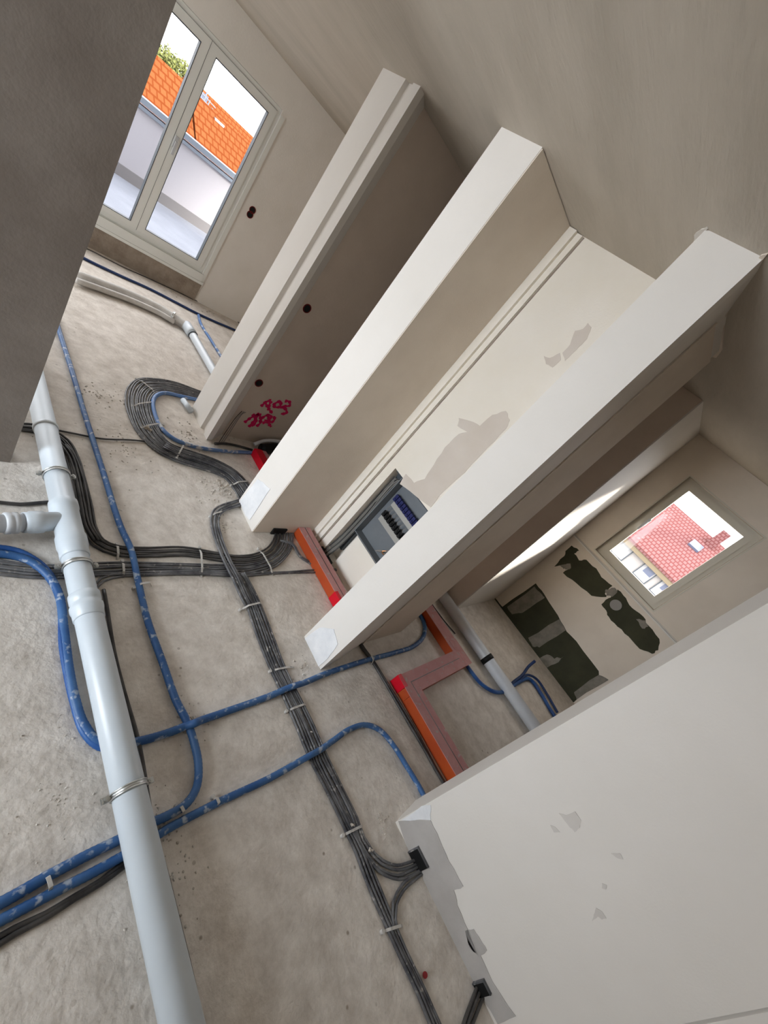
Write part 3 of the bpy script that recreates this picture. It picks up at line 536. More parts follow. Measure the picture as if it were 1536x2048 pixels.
cables([(1.484,-0.927,0.009),(1.585,-0.916,0.009),(1.662,-0.911,0.009),(1.727,-0.908,0.009),(1.754,-0.910,0.009)], 3, 0.0070, 0.0158, "black cable at the photo's bottom edge", 'black cables at the bottom edge', m='cable_dark')
# others
cables([(1.906,1.506,0.008),(1.998,1.472,0.016),(2.017,1.368,0.008),(2.094,1.292,0.008),(2.215,1.241,0.008)], 2, 0.006, 0.012, "short black cable beside the orange duct", 'short black cables beside the orange duct', sides=('near', 'far'))
cables([(2.120,0.658,0.009),(2.125,0.581,0.012),(2.149,0.497,0.009),(2.156,0.410,0.009),(2.167,0.239,0.009),(2.171,0.060,0.009),(2.171,-0.092,0.009),(2.169,-0.206,0.009),(2.176,-0.299,0.009)], 2, 0.0085, 0.0165, "thick black cable along the z-shaped duct", 'thick black cables along the orange duct', m='cable_dark')
cables([(0.751,1.196,0.010),(0.741,0.942,0.010),(0.736,0.677,0.010),(0.737,0.482,0.010),(0.730,0.327,0.010),(0.726,0.248,0.010),(0.726,0.096,0.010),(0.723,-0.052,0.010),(0.724,-0.176,0.010),(0.725,-0.288,0.010),(0.725,-0.343,0.010)], 1, 0.0085, 0.012, 'thin black cable tucked against the right side of the thick white pipe', None, m='cable_dark')
cables([(0.300,0.158,0.006),(0.365,0.161,0.006),(0.426,0.156,0.006),(0.494,0.159,0.006),(0.556,0.160,0.006),(0.626,0.171,0.006)], 2, 0.0075, 0.014, "grimy black cable below the blue pair", 'grimy black cables at lower left', m='cable_dark', sides=('lower', 'upper'))
cables([(3.258,0.881,0.008),(3.261,0.740,0.008),(3.274,0.597,0.008),(3.308,0.474,0.008)], 1, 0.006, 0.012, 'thin black cable lying along the red duct in the bathroom', None, m='cable_dark')
# thin wires on the floor of the far room
cables([(1.276,5.391,0.006),(1.401,5.420,0.006),(1.690,5.423,0.006),(2.015,5.475,0.006),(2.378,5.517,0.006),(2.609,5.531,0.006),(2.914,5.704,0.006),(3.163,5.555,0.006),(3.284,5.458,0.006)], 1, 0.005, 0.01, 'thin brown-black wire at the foot of the wall below the balcony window', None, m='cable_dark')

# white nail clips across the bundles
def clip(u_pts, h, label, group='white clips holding the cable bundles', wdt=0.010):
    a, b = [Vector(p) for p in u_pts]; a.z = b.z = 0
    d = (b-a); L = d.length; d.normalize(); s = Vector((-d.y, d.x, 0)); 
    root = empty('cable_clip', tuple((a+b)/2)); tag(root, label, 'clip', group)
    bm = bmesh.new(); n = 9; pr = []
    for i in range(n):
        t = i/(n-1); zz = h * min(1, 4*min(t, 1-t) + 0.05)
        c = a + d*(L*t) + Vector((0,0,zz)); pr.append([bm.verts.new(c + s*w + Vector((0,0,z))) for w, z in ((-wdt/2,0),(wdt/2,0),(wdt/2,0.003),(-wdt/2,0.003))])
    for i in range(n-1):
        for j in range(4): bm.faces.new((pr[i][j], pr[i][(j+1)%4], pr[i+1][(j+1)%4], pr[i+1][j]))
    bm.faces.new(pr[0][::-1]); bm.faces.new(pr[-1]); part('strap', bm, 'clip', root)
    bm = bmesh.new(); e = a - d*0.004; cyl(bm, (e.x, e.y, 0.0), (e.x, e.y, 0.016), 0.008, 10); part('nail_head', bm, 'clip', root)
for p, h, lb in (
  ([(1.380,1.003,0.000),(1.533,1.018,0.000)], 0.034, 'white clip on the long cable run just below the hub'),
  ([(1.401,0.624,0.000),(1.553,0.607,0.000)], 0.020, 'white clip on the long cable run just above the first blue crossing'),
  ([(1.395,0.410,0.000),(1.524,0.405,0.000)], 0.020, 'white clip on the long cable run just below the first blue crossing'),
  ([(1.409,-0.156,0.000),(1.528,-0.177,0.000)], 0.020, 'white clip where the long cable run splits'),
  ([(1.402,-0.499,0.000),(1.503,-0.542,0.000)], 0.022, 'big white clip low on the long cable run near the bottom edge'),
  ([(0.861,1.460,0.000),(0.847,1.371,0.000)], 0.020, 'white clip across the upper cables right of the white pipe'),
  ([(0.863,1.352,0.000),(0.849,1.263,0.000)], 0.020, 'white clip across the lower cables right of the white pipe'),
  ([(1.287,1.440,0.000),(1.232,1.239,0.000)], 0.022, 'white clip across the whole flat run left of the hub'),
  ([(1.691,1.431,0.000),(1.706,1.217,0.000)], 0.022, 'white clip across the cables fanning out right of the hub'),
  ([(1.216,2.733,0.000),(1.403,2.854,0.000)], 0.024, 'white clip on the left side of the cable loop'),
  ([(1.330,3.119,0.000),(1.441,2.972,0.000)], 0.024, 'white strap at the top corner of the cable loop'),
  ([(1.220,2.494,0.000),(1.403,2.606,0.000)], 0.024, 'white clip lower on the left side of the cable loop'),
  ([(1.383,2.235,0.000),(1.481,2.399,0.000)], 0.036, 'white clip across the loop where it heads to the middle pier'),
  ([(1.727,2.033,0.000),(1.914,2.088,0.000)], 0.036, 'white clip across the loop beside the middle pier'),
  ([(1.448,1.704,0.000),(1.556,1.749,0.000)], 0.024, 'white clip on the short bundle beside the middle pier'),
  ([(0.434,0.249,0.000),(0.441,0.196,0.000)], 0.034, 'white clip across the pair of blue conduits at lower left'),
  ([(0.810,0.249,0.000),(0.817,0.212,0.000)], 0.034, 'white clip on the blue hook where it meets its neighbour'),
  ([(0.938,0.219,0.000),(0.941,0.182,0.000)], 0.032, 'white clip on the arching blue conduit near the hook'),
  ([(0.884,1.196,0.000),(0.963,1.206,0.000)], 0.034, 'white clip on the long blue conduit beside the white pipe'),
  ([(2.138,0.537,0.000),(2.128,0.479,0.000)], 0.034, 'white clip where blue conduit meets the thick black cables')):
    clip(p, h, lb)

# black plates standing in for the dark of the foreground wall's cable holes
def dark_box(pts, label, dx=0.03):
    xs = [p[1] for p in pts]; zs = [p[2] for p in pts]
    bm = bmesh.new(); box(bm, (1.708, min(xs), 0.0), (1.7195, max(xs), max(zs)))
    root = empty('cable_hole', (1.71, (min(xs)+max(xs))/2, 0)); tag(root, label, 'cable sleeve')
    part('hole', bm, 'black', root)
    bm = bmesh.new(); box(bm, (1.705, max(xs), 0.0), (1.7195, max(xs)+0.006, max(zs)+0.004)); box(bm, (1.705, min(xs), max(zs)), (1.7195, max(xs), max(zs)+0.004)); part('rim', bm, 'cable', root)
dark_box([(1.715,-0.386,0.019),(1.715,-0.467,0.042),(1.715,-0.430,0.066)], 'black cable sleeve in the foot of the foreground wall')
dark_box([(1.715,-0.877,0.022),(1.715,-0.921,0.043),(1.715,-0.889,0.060)], 'black cable sleeve in the foreground wall at the bottom edge')
bm = bmesh.new(); cyl(bm, [(1.507,-0.707,0.000)][0], [(1.495,-0.701,0.014)][0], 0.010, 14); tag(link('plastic_cap', bm, 'red_box'), 'small dark red plastic cap beside the long cable run', 'cap')
bm = bmesh.new(); box(bm, (1.86, 1.572, 0.002), (1.98, 1.584, 0.055)); tag(link('cable_hole', bm, 'black'), 'black slot at the foot of the middle pier where the flat run enters', 'cable sleeve')  # black plate painted as the dark inside the slot

# ------------------------------------------------------------------ orange-red floor ducts
def duct(x0, y0, x1, y1, h=0.08, z0=0.003):
    pass
def duct_run(root, x0, y0, x1, y1, h, name='duct_section'):
    bm = bmesh.new(); v = box(bm, (x0, y0, 0.003), (x1, y1, h-0.003)); part(name, bm, 'duct_red', root)
    bm = bmesh.new(); box(bm, (x0-0.001, y0-0.001, h-0.003), (x1+0.001, y1+0.001, h)); part('dusty_top', bm, 'duct_top', root)
r1 = empty('floor_duct', (2.12, 1.2, 0)); tag(r1, 'orange-red floor duct below the electrical cabinet, between the two piers', 'duct')
duct_run(r1, 2.075, 0.772, 2.185, 1.583, 0.08)
bm = bmesh.new(); box(bm, (2.130, 0.775, 0.0795), (2.135, 1.58, 0.0812)); part('joint_line', bm, 'cable_dark', r1)
bm = bmesh.new(); box(bm, (2.071, 0.78, 0.004), (2.1, 1.0, 0.082)); part('tape', bm, 'red_tape', r1)
bm = bmesh.new(); box(bm, (2.187, 0.80, 0.0), (2.235, 1.50, 0.012)); tag(link('floor_groove', bm, 'black'), 'dark open slot in the floor along the duct below the cabinet', 'groove')
r2 = empty('floor_duct', (2.28, 0.0, 0)); tag(r2, 'z-shaped orange-red floor duct leading from the bathroom to the foreground wall', 'duct')
duct_run(r2, 2.215, -1.0, 2.355, 0.195, 0.08); duct_run(r2, 2.215, 0.1965, 3.125, 0.335, 0.08); duct_run(r2, 2.985, 0.3365, 3.125, 1.55, 0.08)
bm = bmesh.new(); box(bm, (2.2925, -1.0, 0.0795), (2.2975, 0.27, 0.0812)); box(bm, (2.2925, 0.266, 0.0795), (3.0, 0.271, 0.0812)); part('joint_line', bm, 'cable_dark', r2)
bm = bmesh.new(); box(bm, (2.210, 0.255, 0.003), (2.246, 0.340, 0.082)); part('tape', bm, 'red_tape', r2)
bm = bmesh.new(); box(bm, (3.02, 0.335, 0.079), (3.128, 0.42, 0.083)); box(bm, (3.05, 0.194, 0.079), (3.128, 0.335, 0.083)); part('tape', bm, 'duct_top', r2)
r3 = empty('floor_duct', (2.15, 2.3, 0)); tag(r3, 'short piece of bright red duct showing left of the middle pier', 'duct')
duct_run(r3, 2.09, 1.88, 2.20, 2.47, 0.07)
bm = bmesh.new(); box(bm, (2.085, 2.25, 0.003), (2.16, 2.475, 0.072)); part('tape', bm, 'red_tape', r3)
# black flexible duct beside it
fd = [(2.398,2.534,0.050),(2.205,2.591,0.050),(2.406,2.724,0.050),(2.794,2.931,0.050)]
bm = bmesh.new(); tube(bm, smooth_path([(2.20,2.53,0.045),(2.30,2.56,0.05),(2.42,2.585,0.055),(2.56,2.58,0.055),(2.7,2.56,0.05)], 0.012), 0.045, 16, 0.06); tag(link('flexible_duct', bm, 'black', None, True), 'black flexible duct against the dark niche wall behind the middle pier', 'duct')
bm = bmesh.new(); tube(bm, smooth_path([(2.13,2.56,0.055),(2.25,2.61,0.085),(2.42,2.635,0.10),(2.6,2.63,0.10)], 0.02), 0.016, 12); tag(link('grey_pipe', bm, 'pvc_grey', None, True), 'grey pipe arching over the black flexible duct in the niche', 'pipe')
# fine loose wires at the foot of the far pier
for k, off in enumerate((0.0, 0.018, 0.034)):
    bm = bmesh.new(); tube(bm, smooth_path([(1.80+off, 2.52, 0.004), (1.86+off, 2.60, 0.08), (1.90+off, 2.645, 0.20+0.03*k), (1.93+off, 2.662, 0.27)], 0.02), 0.0028, 6); tag(link('loose_wire', bm, 'wire_grey' if k else 'cable_dark', None, True), 'loose wire at the foot of the far pier, ' + ('nearest the pier', 'the middle one', 'farthest from the pier')[k], 'wire', 'loose wires at the far pier')
bm = bmesh.new(); tube(bm, smooth_path([(1.76,2.50,0.012),(1.86,2.53,0.014),(2.0,2.54,0.012),(2.12,2.53,0.012)], 0.02), 0.010, 8); tag(link('cable', bm, 'cable_dark', None, True), 'short black cable on the floor at the mouth of the niche', 'cable')

# ------------------------------------------------------------------ grey pipe in the bathroom
gp = empty('grey_pipe', (3.50, 0.2, 0)); tag(gp, 'straight light grey pipe with a black band on the bathroom floor', 'pipe')
bm = bmesh.new(); cyl(bm, (3.44, -1.2, 0.06), (3.44, 1.55, 0.06), 0.052, 28); part('pipe_barrel', bm, 'pvc_grey', gp, True)
yb = [(3.320,0.166,0.110)][0][1]
bm = bmesh.new(); cyl(bm, (3.44, yb-0.022, 0.06), (3.44, yb+0.022, 0.06), 0.056, 28); part('band', bm, 'black', gp, True)

# ------------------------------------------------------------------ far room white pipes under the balcony window
LP_ = [(1.131,4.501,0.050),(1.331,4.554,0.050),(1.597,4.608,0.050),(1.880,4.601,0.050),(1.991,4.540,0.050),(2.144,4.458,0.050)]
fp = empty('drain_pipe', LP_[2]); tag(fp, 'dusty off-white pipe along the floor below the balcony window', 'pipe')
bm = bmesh.new(); tube(bm, smooth_path(LP_, 0.05), 0.042, 18); part('pipe_barrel', bm, 'dusty', fp, True)
bm = bmesh.new(); tube(bm, [Vector(p) + Vector((0,-0.085,-0.012)) for p in smooth_path(LP_[:5], 0.05)], 0.026, 14); part('pipe_barrel', bm, 'dusty', fp, True)
q1 = [(2.120,4.489,0.050),(2.134,4.322,0.050),(2.139,4.070,0.050),(2.144,3.692,0.050),(2.142,3.524,0.050)]
fq = empty('drain_pipe', q1[2]); tag(fq, 'white pipe stub with an elbow running towards the far pier', 'pipe')
bm = bmesh.new(); tube(bm, smooth_path(q1, 0.04), 0.040, 18); part('pipe_barrel', bm, 'pvc', fq, True)
bm = bmesh.new(); a_, b_ = Vector(q1[0]), Vector(q1[1]); lathe_along(bm, a_, b_, [(0,0.041),(0.05,0.052),(0.9,0.052),(0.95,0.048),(1,0.041)]); part('coupling', bm, 'pvc', fq, True)
bm = bmesh.new(); c_ = a_.lerp(b_, 1.15); d_ = (b_-a_).normalized(); lathe_along(bm, c_-d_*0.01, c_+d_*0.01, [(0,0.041),(0.1,0.047),(0.9,0.047),(1,0.041)]); part('band', bm, 'gasket', fq, True)
pipe_clamp(Vector(LP_[4]), Vector(LP_[5])-Vector(LP_[4]), 0.055, 'dark clamp on the off-white pipe in the far room', group=None)
# broken scraps at the far pier foot
bp2 = [(1.653,2.918,0.020),(1.668,2.859,0.020),(1.670,2.971,0.020)]
bm = bmesh.new(); cyl(bm, [(1.652,2.996,0.020)][0], [(1.668,2.847,0.030)][0], 0.022, 12); tag(link('pipe_offcut', bm, 'pvc', None, True), 'small white pipe offcut in front of the far pier', 'pipe offcut')

# ------------------------------------------------------------------ electrical cabinet
ec = empty('electrical_cabinet', (2.33, 1.14, 0.31)); tag(ec, 'open grey electrical cabinet with blue terminals set in the cream wall', 'electrical cabinet')
bm = bmesh.new(); box(bm, (2.370, 0.915, 0.335), (2.385, 1.335, 0.885)); part('back_plate', bm, 'metal_grey', ec)
bm = bmesh.new(); box(bm, (2.296, 0.905, 0.335), (2.369, 0.914, 0.885)); box(bm, (2.296, 1.336, 0.335), (2.369, 1.342, 0.885)); box(bm, (2.296, 0.914, 0.335), (2.369, 1.335, 0.343)); box(bm, (2.296, 0.914, 0.877), (2.369, 1.335, 0.885)); part('box_frame', bm, 'metal_grey', ec)
bm = bmesh.new(); box(bm, (2.281, 0.905, 0.885), (2.297, 1.40, 0.891)); box(bm, (2.355, 1.345, 0.10), (2.388, 1.418, 0.885)); part('side_channel', bm, 'gasket', ec)
Z8 = '640,900,5.908'
for zr in (0.690, 0.545):
    bm = bmesh.new(); box(bm, (2.350, 0.93, zr-0.022), (2.369, 1.29, zr+0.022)); part('rail', bm, 'rail', ec)
zt = 0.745
for k in range(11):
    y = 1.285 - k*0.030
    bm = bmesh.new(); box(bm, (2.325, y-0.012, zt-0.028), (2.350, y+0.012, zt+0.024)); cyl(bm, (2.318, y, zt-0.01), (2.326, y, zt-0.01), 0.007, 8); part('blue_terminal', bm, 'term_blue', ec)
for k in range(9):
    y = 1.27 - k*0.034
    bm = bmesh.new(); box(bm, (2.322, y-0.010, 0.578), (2.350, y+0.012, 0.622)); box(bm, (2.312, y-0.006, 0.595), (2.323, y+0.006, 0.612)); part('breaker', bm, 'black', ec)
    bm = bmesh.new(); tube(bm, smooth_path([(2.335, y, 0.622), (2.325, y+0.008, 0.645), (2.338, y+0.004, 0.668)], 0.01), 0.0022, 5); part('lead', bm, 'wire_grey', ec)
for k in range(5):
    y = 1.0 + 0.02*k
    bm = bmesh.new(); tube(bm, smooth_path([(2.335, y, 0.50-0.02*k), (2.315, y+0.03, 0.46-0.02*k), (2.33, y+0.01, 0.41)], 0.01), 0.0045, 6); part('lead', bm, 'copper' if k == 2 else 'wire_grey', ec)
# grey cables climbing beside the cabinet
for k in range(7):
    y = 1.352 + k*0.0098
    top = [(2.33, y-0.02-0.02*k, 0.872-0.004*k), (2.33, y-0.10, 0.862-0.006*k)] if k < 4 else []
    pth = smooth_path([(2.235+0.004*k, y-0.015, 0.008), (2.27, y-0.01, 0.06), (2.322, y, 0.16), (2.335, y, 0.45), (2.332, y, 0.83)] + top, 0.03)
    bm = bmesh.new(); tube(bm, pth, 0.0046, 6)
    tag(link('cable', bm, 'wire_grey' if k % 3 else 'cable_dark', None, True), 'thin %s cable climbing beside the electrical cabinet, %s' % ('grey' if k % 3 else 'black', edge_word(k, 7, ('cabinet', 'outer'))), 'cable', 'grey cables beside the electrical cabinet')
bm = bmesh.new(); box(bm, (2.236, 1.28, 0.0), (2.279, 1.44, 0.03)); tag(link('floor_trunking', bm, 'black'), 'black trunking on the floor below the cabinet cables', 'trunking')

# ------------------------------------------------------------------ wall boxes and marks
def round_box(c, nrm, r, label, m='red_box', group=None):
    c = Vector(c); n = Vector(nrm)
    root = empty('socket_box', c); tag(root, label, 'socket box', group)
    bm = bmesh.new(); t = 20; u = Vector((0,0,1)); s = n.cross(u).normalized()
    R0 = [bm.verts.new(c + n*0.001 + (s*math.cos(a)+u*math.sin(a))*r*1.12) for a in [2*math.pi*k/t for k in range(t)]]
    R1 = [bm.verts.new(c + n*0.004 + (s*math.cos(a)+u*math.sin(a))*r*1.10) for a in [2*math.pi*k/t for k in range(t)]]
    R2 = [bm.verts.new(c + n*0.004 + (s*math.cos(a)+u*math.sin(a))*r*0.92) for a in [2*math.pi*k/t for k in range(t)]]
    R3 = [bm.verts.new(c + n*0.001 + (s*math.cos(a)+u*math.sin(a))*r*0.88) for a in [2*math.pi*k/t for k in range(t)]]
    for A, B in ((R0,R1),(R1,R2),(R2,R3)):
        for k in range(t): bm.faces.new((A[k], A[(k+1)%t], B[(k+1)%t], B[k]))
    bm.faces.new(R0[::-1]); bm.faces.new(R3); part('rim', bm, m, root)
    bm = bmesh.new(); cyl(bm, c + n*0.0012, c + n*0.0025, r*0.86, 20); part('cover', bm, 'black' if m == 'red_box' else m, root)
hp = [(1.937,2.668,1.228),(1.928,2.668,0.551)]
round_box(hp[0], (0,-1,0), 0.030, 'dark red round socket box higher on the dark niche wall')
round_box(hp[1], (0,-1,0), 0.030, 'dark red round socket box just above the spray marks')
ho = [(2.695,5.528,1.280),(2.693,5.528,1.224)]
round_box(ho[0], (0,-1,0), 0.036, 'upper of two small red socket boxes right of the balcony window')
round_box(ho[1], (0,-1,0), 0.036, 'lower of two small red socket boxes right of the balcony window')
rc = [(4.617,-0.070,0.970)]
bm = bmesh.new(); c_ = Vector(rc[0]); cyl(bm, c_, c_ + Vector((-0.012,0,0)), 0.052, 28); tag(link('outlet_cover', bm, 'cap'), 'round grey cover on the bare board below the bathroom window', 'outlet cover')
# spray strokes
def stroke(px, w=0.015):
    bm = bmesh.new(); P = smooth_path(px, 0.01); n = len(P); A = []
    for i, p in enumerate(P):
        t = P[min(i+1,n-1)] - P[max(i-1,0)]; t.y = 0
        if t.length < 1e-6: t = Vector((1,0,0))
        t.normalize(); s = Vector((-t.z, 0, t.x))
        ww = w*(0.8+0.35*math.sin(i*1.7))
        A.append([bm.verts.new(p + s*ww), bm.verts.new(p - s*ww), bm.verts.new(p - s*ww + Vector((0,-0.001,0))), bm.verts.new(p + s*ww + Vector((0,-0.001,0)))])
    for i in range(n-1):
        for j in range(4): bm.faces.new((A[i][j], A[i][(j+1)%4], A[i+1][(j+1)%4], A[i+1][j]))
    bm.faces.new(A[0][::-1]); bm.faces.new(A[-1])
    return bm
sp = empty('spray_mark', (2.1, 2.668, 0.3)); tag(sp, 'magenta spray-painted scribble in two lines on the dark niche wall', 'spray mark')
for px in (
  [(2.010,2.668,0.170),(2.033,2.668,0.221),(2.058,2.668,0.261),(2.088,2.668,0.293)],
  [(2.070,2.668,0.140),(2.080,2.668,0.198),(2.085,2.668,0.249),(2.076,2.668,0.289)],
  [(2.034,2.668,0.269),(2.086,2.668,0.238),(2.104,2.668,0.201),(2.092,2.668,0.153)],
  [(2.088,2.668,0.293),(2.121,2.668,0.255),(2.146,2.668,0.214),(2.134,2.668,0.166)],
  [(2.134,2.668,0.216),(2.140,2.668,0.273),(2.163,2.668,0.302),(2.202,2.668,0.305),(2.208,2.668,0.263),(2.168,2.668,0.244)],
  [(2.165,2.668,0.215),(2.202,2.668,0.238),(2.246,2.669,0.253),(2.250,2.668,0.288),(2.224,2.668,0.312)],
  [(2.153,2.668,0.310),(2.202,2.668,0.272),(2.231,2.668,0.225),(2.267,2.668,0.203)],
  [(2.061,2.668,0.362),(2.075,2.669,0.404),(2.092,2.668,0.431),(2.114,2.668,0.444)],
  [(2.063,2.669,0.415),(2.104,2.668,0.389),(2.146,2.668,0.361),(2.194,2.668,0.335)],
  [(2.117,2.668,0.440),(2.124,2.668,0.396),(2.147,2.668,0.351)],
  [(2.157,2.668,0.408),(2.170,2.668,0.444),(2.198,2.668,0.465),(2.222,2.668,0.421),(2.194,2.668,0.400),(2.157,2.668,0.408)],
  [(2.233,2.668,0.483),(2.274,2.668,0.493),(2.302,2.668,0.460),(2.256,2.668,0.433),(2.233,2.668,0.419),(2.291,2.668,0.413),(2.320,2.668,0.378),(2.274,2.668,0.357)]):
    part('stroke', stroke(px), 'spray', sp)

# dark board sheet at the foot of the near pier
bm = bmesh.new(); sheet(bm, [(2.135,0.622,0.002),(2.330,0.688,0.002),(2.650,0.752,0.002),(3.076,0.786,0.002),(3.033,0.746,0.002),(2.694,0.682,0.002),(2.382,0.666,0.002)], (0,0,0.008), 0.002); tag(link('board_offcut', bm, 'greenfill'), 'dark strip of board lying along the foot of the near pier', 'board')

# crumbs and chips
def chip(bm, p, s):
    n = 6; a0 = random.uniform(0, 6.28)
    lo = [bm.verts.new((p[0]+s*math.cos(a0+k*1.047)*random.uniform(.6,1.2), p[1]+s*math.sin(a0+k*1.047)*random.uniform(.6,1.2), p[2])) for k in range(n)]
    hi = [bm.verts.new((v.co.x*0.6+p[0]*0.4, v.co.y*0.6+p[1]*0.4, p[2]+s*random.uniform(.5,1.0))) for v in lo]
    bm.faces.new(lo[::-1]); bm.faces.new(hi)
    for k in range(n): bm.faces.new((lo[k], lo[(k+1)%n], hi[(k+1)%n], hi[k]))
bm = bmesh.new()
def scatter(c, rad, n, smax):
    for _ in range(n):
        a = random.uniform(0, 6.28); d = abs(random.gauss(0, rad*0.5))
        x, y = c[0]+d*math.cos(a), c[1]+d*math.sin(a)
        if (y > 1.9 and x < 0.56) or y > 5.45 or (x > 1.66 and (0.5 < y < 0.82 or 1.55 < y < 1.9 or y > 2.5 and y < 2.96 or y < -0.22)): continue
        chip(bm, (x, y, 0.0), random.uniform(0.0012, smax))
for (u, rad, n, sm) in (([(1.659,1.981,0.000)][0], 0.24, 260, 0.008), ([(2.598,5.698,0.000)][0], 0.5, 120, 0.014), ([(1.066,2.235,0.000)][0], 0.4, 90, 0.006), ([(1.530,1.641,0.000)][0], 0.12, 60, 0.006), ([(1.632,0.605,0.000)][0], 0.12, 70, 0.005), ([(1.526,0.884,0.000)][0], 0.35, 60, 0.004), ([(0.948,0.527,0.000)][0], 0.12, 60, 0.005), ([(0.744,0.210,0.000)][0], 0.12, 70, 0.006), ([(1.667,-0.221,0.000)][0], 0.12, 80, 0.005), ([(1.582,2.556,0.000)][0], 0.25, 70, 0.008), ([(1.028,2.779,0.000)][0], 0.25, 60, 0.008), ([(1.785,0.290,0.000)][0], 0.35, 60, 0.004), ([(0.755,0.069,0.000)][0], 0.15, 30, 0.006), ([(0.496,0.425,0.000)][0], 0.25, 50, 0.004), ([(2.762,5.470,0.000)][0], 0.3, 60, 0.014), ([(1.817,2.636,0.000)][0], 0.15, 60, 0.008)):
    scatter(u, rad, n, sm)
tag(link('plaster_crumbs', bm, 'crumb'), 'loose plaster crumbs scattered over the screed floor', 'debris', kind='stuff')
for (c, s, lb) in (([(1.502,-0.265,0.000)][0], 0.011, 'white plaster chip beside the cable split'), ([(1.466,-0.145,0.000)][0], 0.010, 'white plaster chip caught under the clip at the cable split'), ([(1.472,0.276,0.000)][0], 0.006, 'white plaster chip on the long cable run between the two blue crossings'), ([(1.573,0.645,0.000)][0], 0.007, 'white plaster chip just left of the foot of the near pier'), ([(1.589,0.556,0.000)][0], 0.008, 'white plaster chip right of the foot of the near pier'), ([(1.252,2.495,0.000)][0], 0.020, 'white plaster chip on the side of the cable loop'), ([(0.930,1.711,0.000)][0], 0.007, 'small plaster chip beside the long blue conduit')):
    bm = bmesh.new(); chip(bm, (c[0], c[1], 0.012 if 'cable' in lb and 'just' not in lb else 0.0), s); chip(bm, (c[0]+s, c[1]-s*.6, 0.012 if 'cable' in lb and 'just' not in lb else 0.0), s*.7)
    tag(link('plaster_chip', bm, 'crumb'), lb, 'plaster chip')

# ------------------------------------------------------------------ outside
bm = bmesh.new(); box(bm, (-30, 5.9, -6.3), (80, 60, -6.0)); box(bm, (4.95, -40, -6.3), (80, 5.89, -6.0)); struct(link('ground', bm, 'ground'))
# unseen mass added over and beside the house, shaped to shade the terrace
bm = bmesh.new()
box(bm, (-3.2, -3.2, 2.75), (4.9, 5.85, 6.75)); box(bm, (5.0, 3.2, -6.0), (9.0, 5.85, 2.74))
pts = [(4.9,2.75),(9.06,2.75),(9.06,4.53),(11.1,6.75),(4.9,6.75)]
a = [bm.verts.new((x, 3.2, z)) for x, z in pts]; b = [bm.verts.new((x, 5.85, z)) for x, z in pts]
bm.faces.new(a); bm.faces.new(b[::-1])
for i in range(5): bm.faces.new((a[i], b[i], b[(i+1)%5], a[(i+1)%5]))
struct(link('wall_shade_mass', bm, 'facade'))
bm = bmesh.new(); box(bm, (-3.2, 5.81, -0.2), (12.0, 10.0, -0.02)); tl = struct(link('terrace_floor', bm, 'terrace_floor'), 'terrace floor outside the balcony window', 'floor')
bm = bmesh.new(); box(bm, (-3.2, 10.0, -0.2), (12.0, 10.25, 1.065)); pw = tag(link('parapet_wall', bm, 'terrace'), 'rendered terrace parapet outside the balcony window', 'parapet')
bm = bmesh.new(); box(bm, (-3.2, 9.96, 1.065), (12.0, 10.3, 1.115)); box(bm, (-3.2, 9.95, 1.14), (12.0, 10.31, 1.225)); link('coping', bm, 'coping', pw)
bm = bmesh.new(); box(bm, (-3.2, 9.965, -0.02), (12.0, 9.999, 0.16)); link('skirting', bm, 'skirt', pw)
# orange roofs behind the parapet
def roof(x0, x1, ye, ze, yr, zr, m, label, body='facade', cat='house', chim=None):
    root = empty('house', ((x0+x1)/2, (ye+yr)/2, -6)); tag(root, label, cat)
    bm = bmesh.new(); slab(bm, [(x0,ye-0.2,ze-0.08),(x1,ye-0.2,ze-0.08),(x1,yr,zr),(x0,yr,zr)], (0,0,0.12))
    slab(bm, [(x0,yr,zr),(x1,yr,zr),(x1,2*yr-ye,ze),(x0,2*yr-ye,ze)], (0,0,0.12)); part('roof', bm, m, root)
    bm = bmesh.new(); box(bm, (x0+0.1, ye, -6.0), (x1-0.1, 2*yr-ye-0.2, ze-0.15)); part('wall', bm, body, root)
    return root
hA = roof(0.5, 4.60, 12.2, 0.35, 15.0, 1.75, 'tile_orange', 'nearer orange tiled house behind the terrace parapet')
hB = roof(4.70, 7.4, 12.5, 0.35, 15.0, 1.72, 'tile_orange', 'second orange tiled house seen through the right sash')
hC = roof(6.3, 10.5, 19.0, 0.9, 21.0, 2.02, 'tile_orange', 'farther orange roof rising behind the white chimneys')
dz = [(5.425,14.900,1.704),(5.686,14.900,1.719)]
bm = bmesh.new(); box(bm, (dz[0][0]-0.12, 14.7, 1.5), (dz[0][0]+0.14, 15.1, dz[0][2]+0.03)); part('dormer', bm, 'far_white', hB)
am = [(5.017,15.000,1.855),(5.188,15.000,1.848)]
bm = bmesh.new()
for i in range(3): cyl(bm, (am[0][0]+0.12*i, 15.0, 1.5), (am[0][0]+0.12*i, 15.0, 2.05-0.1*i), 0.015, 6); cyl(bm, (am[0][0]-0.2+0.12*i, 15.0, 1.95-0.1*i), (am[0][0]+0.3+0.1*i, 15.0, 1.90-0.1*i), 0.012, 6)
part('antenna', bm, 'coping', hB)
bm = bmesh.new(); box(bm, (5.0, 15.2, 1.3), (5.16, 15.5, 1.98)); part('chimney', bm, 'pane_blue', hB)
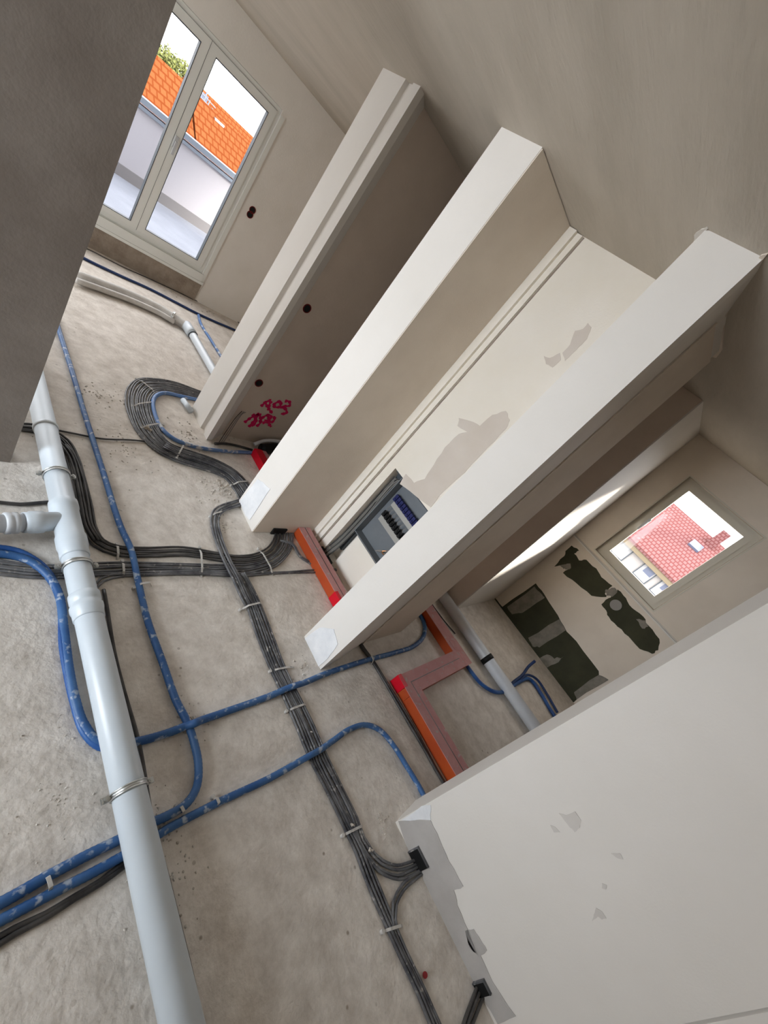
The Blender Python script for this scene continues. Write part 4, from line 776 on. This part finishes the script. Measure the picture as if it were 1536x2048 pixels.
# tree
tr_ = empty('tree', (7.2, 25.0, -6.0)); tag(tr_, 'leafy yellow-green tree rising behind the nearer orange roof', 'tree')
bm = bmesh.new(); cyl(bm, (7.2, 25, -6.0), (7.2, 25, 1.2), 0.18, 12, 0.10)
for a in range(5): cyl(bm, (7.2, 25, 0.2), (7.2+0.7*math.cos(a*1.3), 25+0.7*math.sin(a*1.3), 1.9), 0.06, 6, 0.02)
part('trunk', bm, 'bark', tr_)
bm = bmesh.new()
for _ in range(5200):
    a = random.uniform(0, 6.28); ph = math.acos(random.uniform(-1, 1)); rr = (0.75 + 0.25*random.random())*(1 + 0.18*math.sin(3*a)*math.sin(4*ph))
    c = Vector((7.15 + 1.25*rr*math.sin(ph)*math.cos(a), 25 + 1.1*rr*math.sin(ph)*math.sin(a), 1.45 + 1.0*rr*math.cos(ph)))
    d1 = Vector((random.gauss(0,1), random.gauss(0,1), random.gauss(0,1))).normalized(); d2 = d1.orthogonal().normalized(); s = random.uniform(0.05, 0.10)
    bm.faces.new([bm.verts.new(c + d1*s), bm.verts.new(c + d2*s*.6), bm.verts.new(c - d1*s), bm.verts.new(c - d2*s*.6)])
part('crown', bm, 'leaf', tr_)
# building opposite the bathroom window
nb = empty('house', (29, 0, -6)); tag(nb, 'pale house with a red tiled roof opposite the bathroom window', 'house')
bm = bmesh.new(); slab(bm, [(27.2,-7,0.15),(27.2,9,0.15),(33,9,3.25),(33,-7,3.25)], (0,0,0.15)); slab(bm, [(33,-7,3.25),(33,9,3.25),(38,9,0.3),(38,-7,0.3)], (0,0,0.15)); part('roof', bm, 'tile_pink', nb)
bm = bmesh.new(); box(bm, (27.5,-6.9,-6.0), (37.5,8.9,0.0)); part('wall', bm, 'facade', nb)
bm = bmesh.new(); box(bm, (27.25,-7,-0.12), (27.5,9,0.16)); part('fascia', bm, 'fascia', nb)
bm = bmesh.new(); box(bm, (31.8,-0.95,2.0), (32.6,-0.45,4.05)); part('chimney', bm, 'tile_pink', nb)
bm = bmesh.new(); slab(bm, [(30.6,-0.62,2.02),(30.6,0.05,2.02),(31.3,0.05,2.40),(31.3,-0.62,2.40)], (-0.1,0,0.2)); part('roof_window', bm, 'pane_blue', nb)
for y0, blue in ((-1.55, 1), (-0.36, 1), (1.30, 0), (2.5, 0)):
    bm = bmesh.new(); ring_x(bm, y0, y0+0.85, -1.0, 0.05, 27.44, 27.5, 0.05); fw = part('window', bm, 'gasket', nb)
    bm = bmesh.new(); box(bm, (27.47, y0+0.05, -0.95), (27.495, y0+0.80, 0.0)); part('pane', bm, 'far_white', fw)
    if blue: bm = bmesh.new(); box(bm, (27.462, y0+0.12, -0.52), (27.469, y0+0.62, -0.06)); part('pane', bm, 'pane_blue', fw)
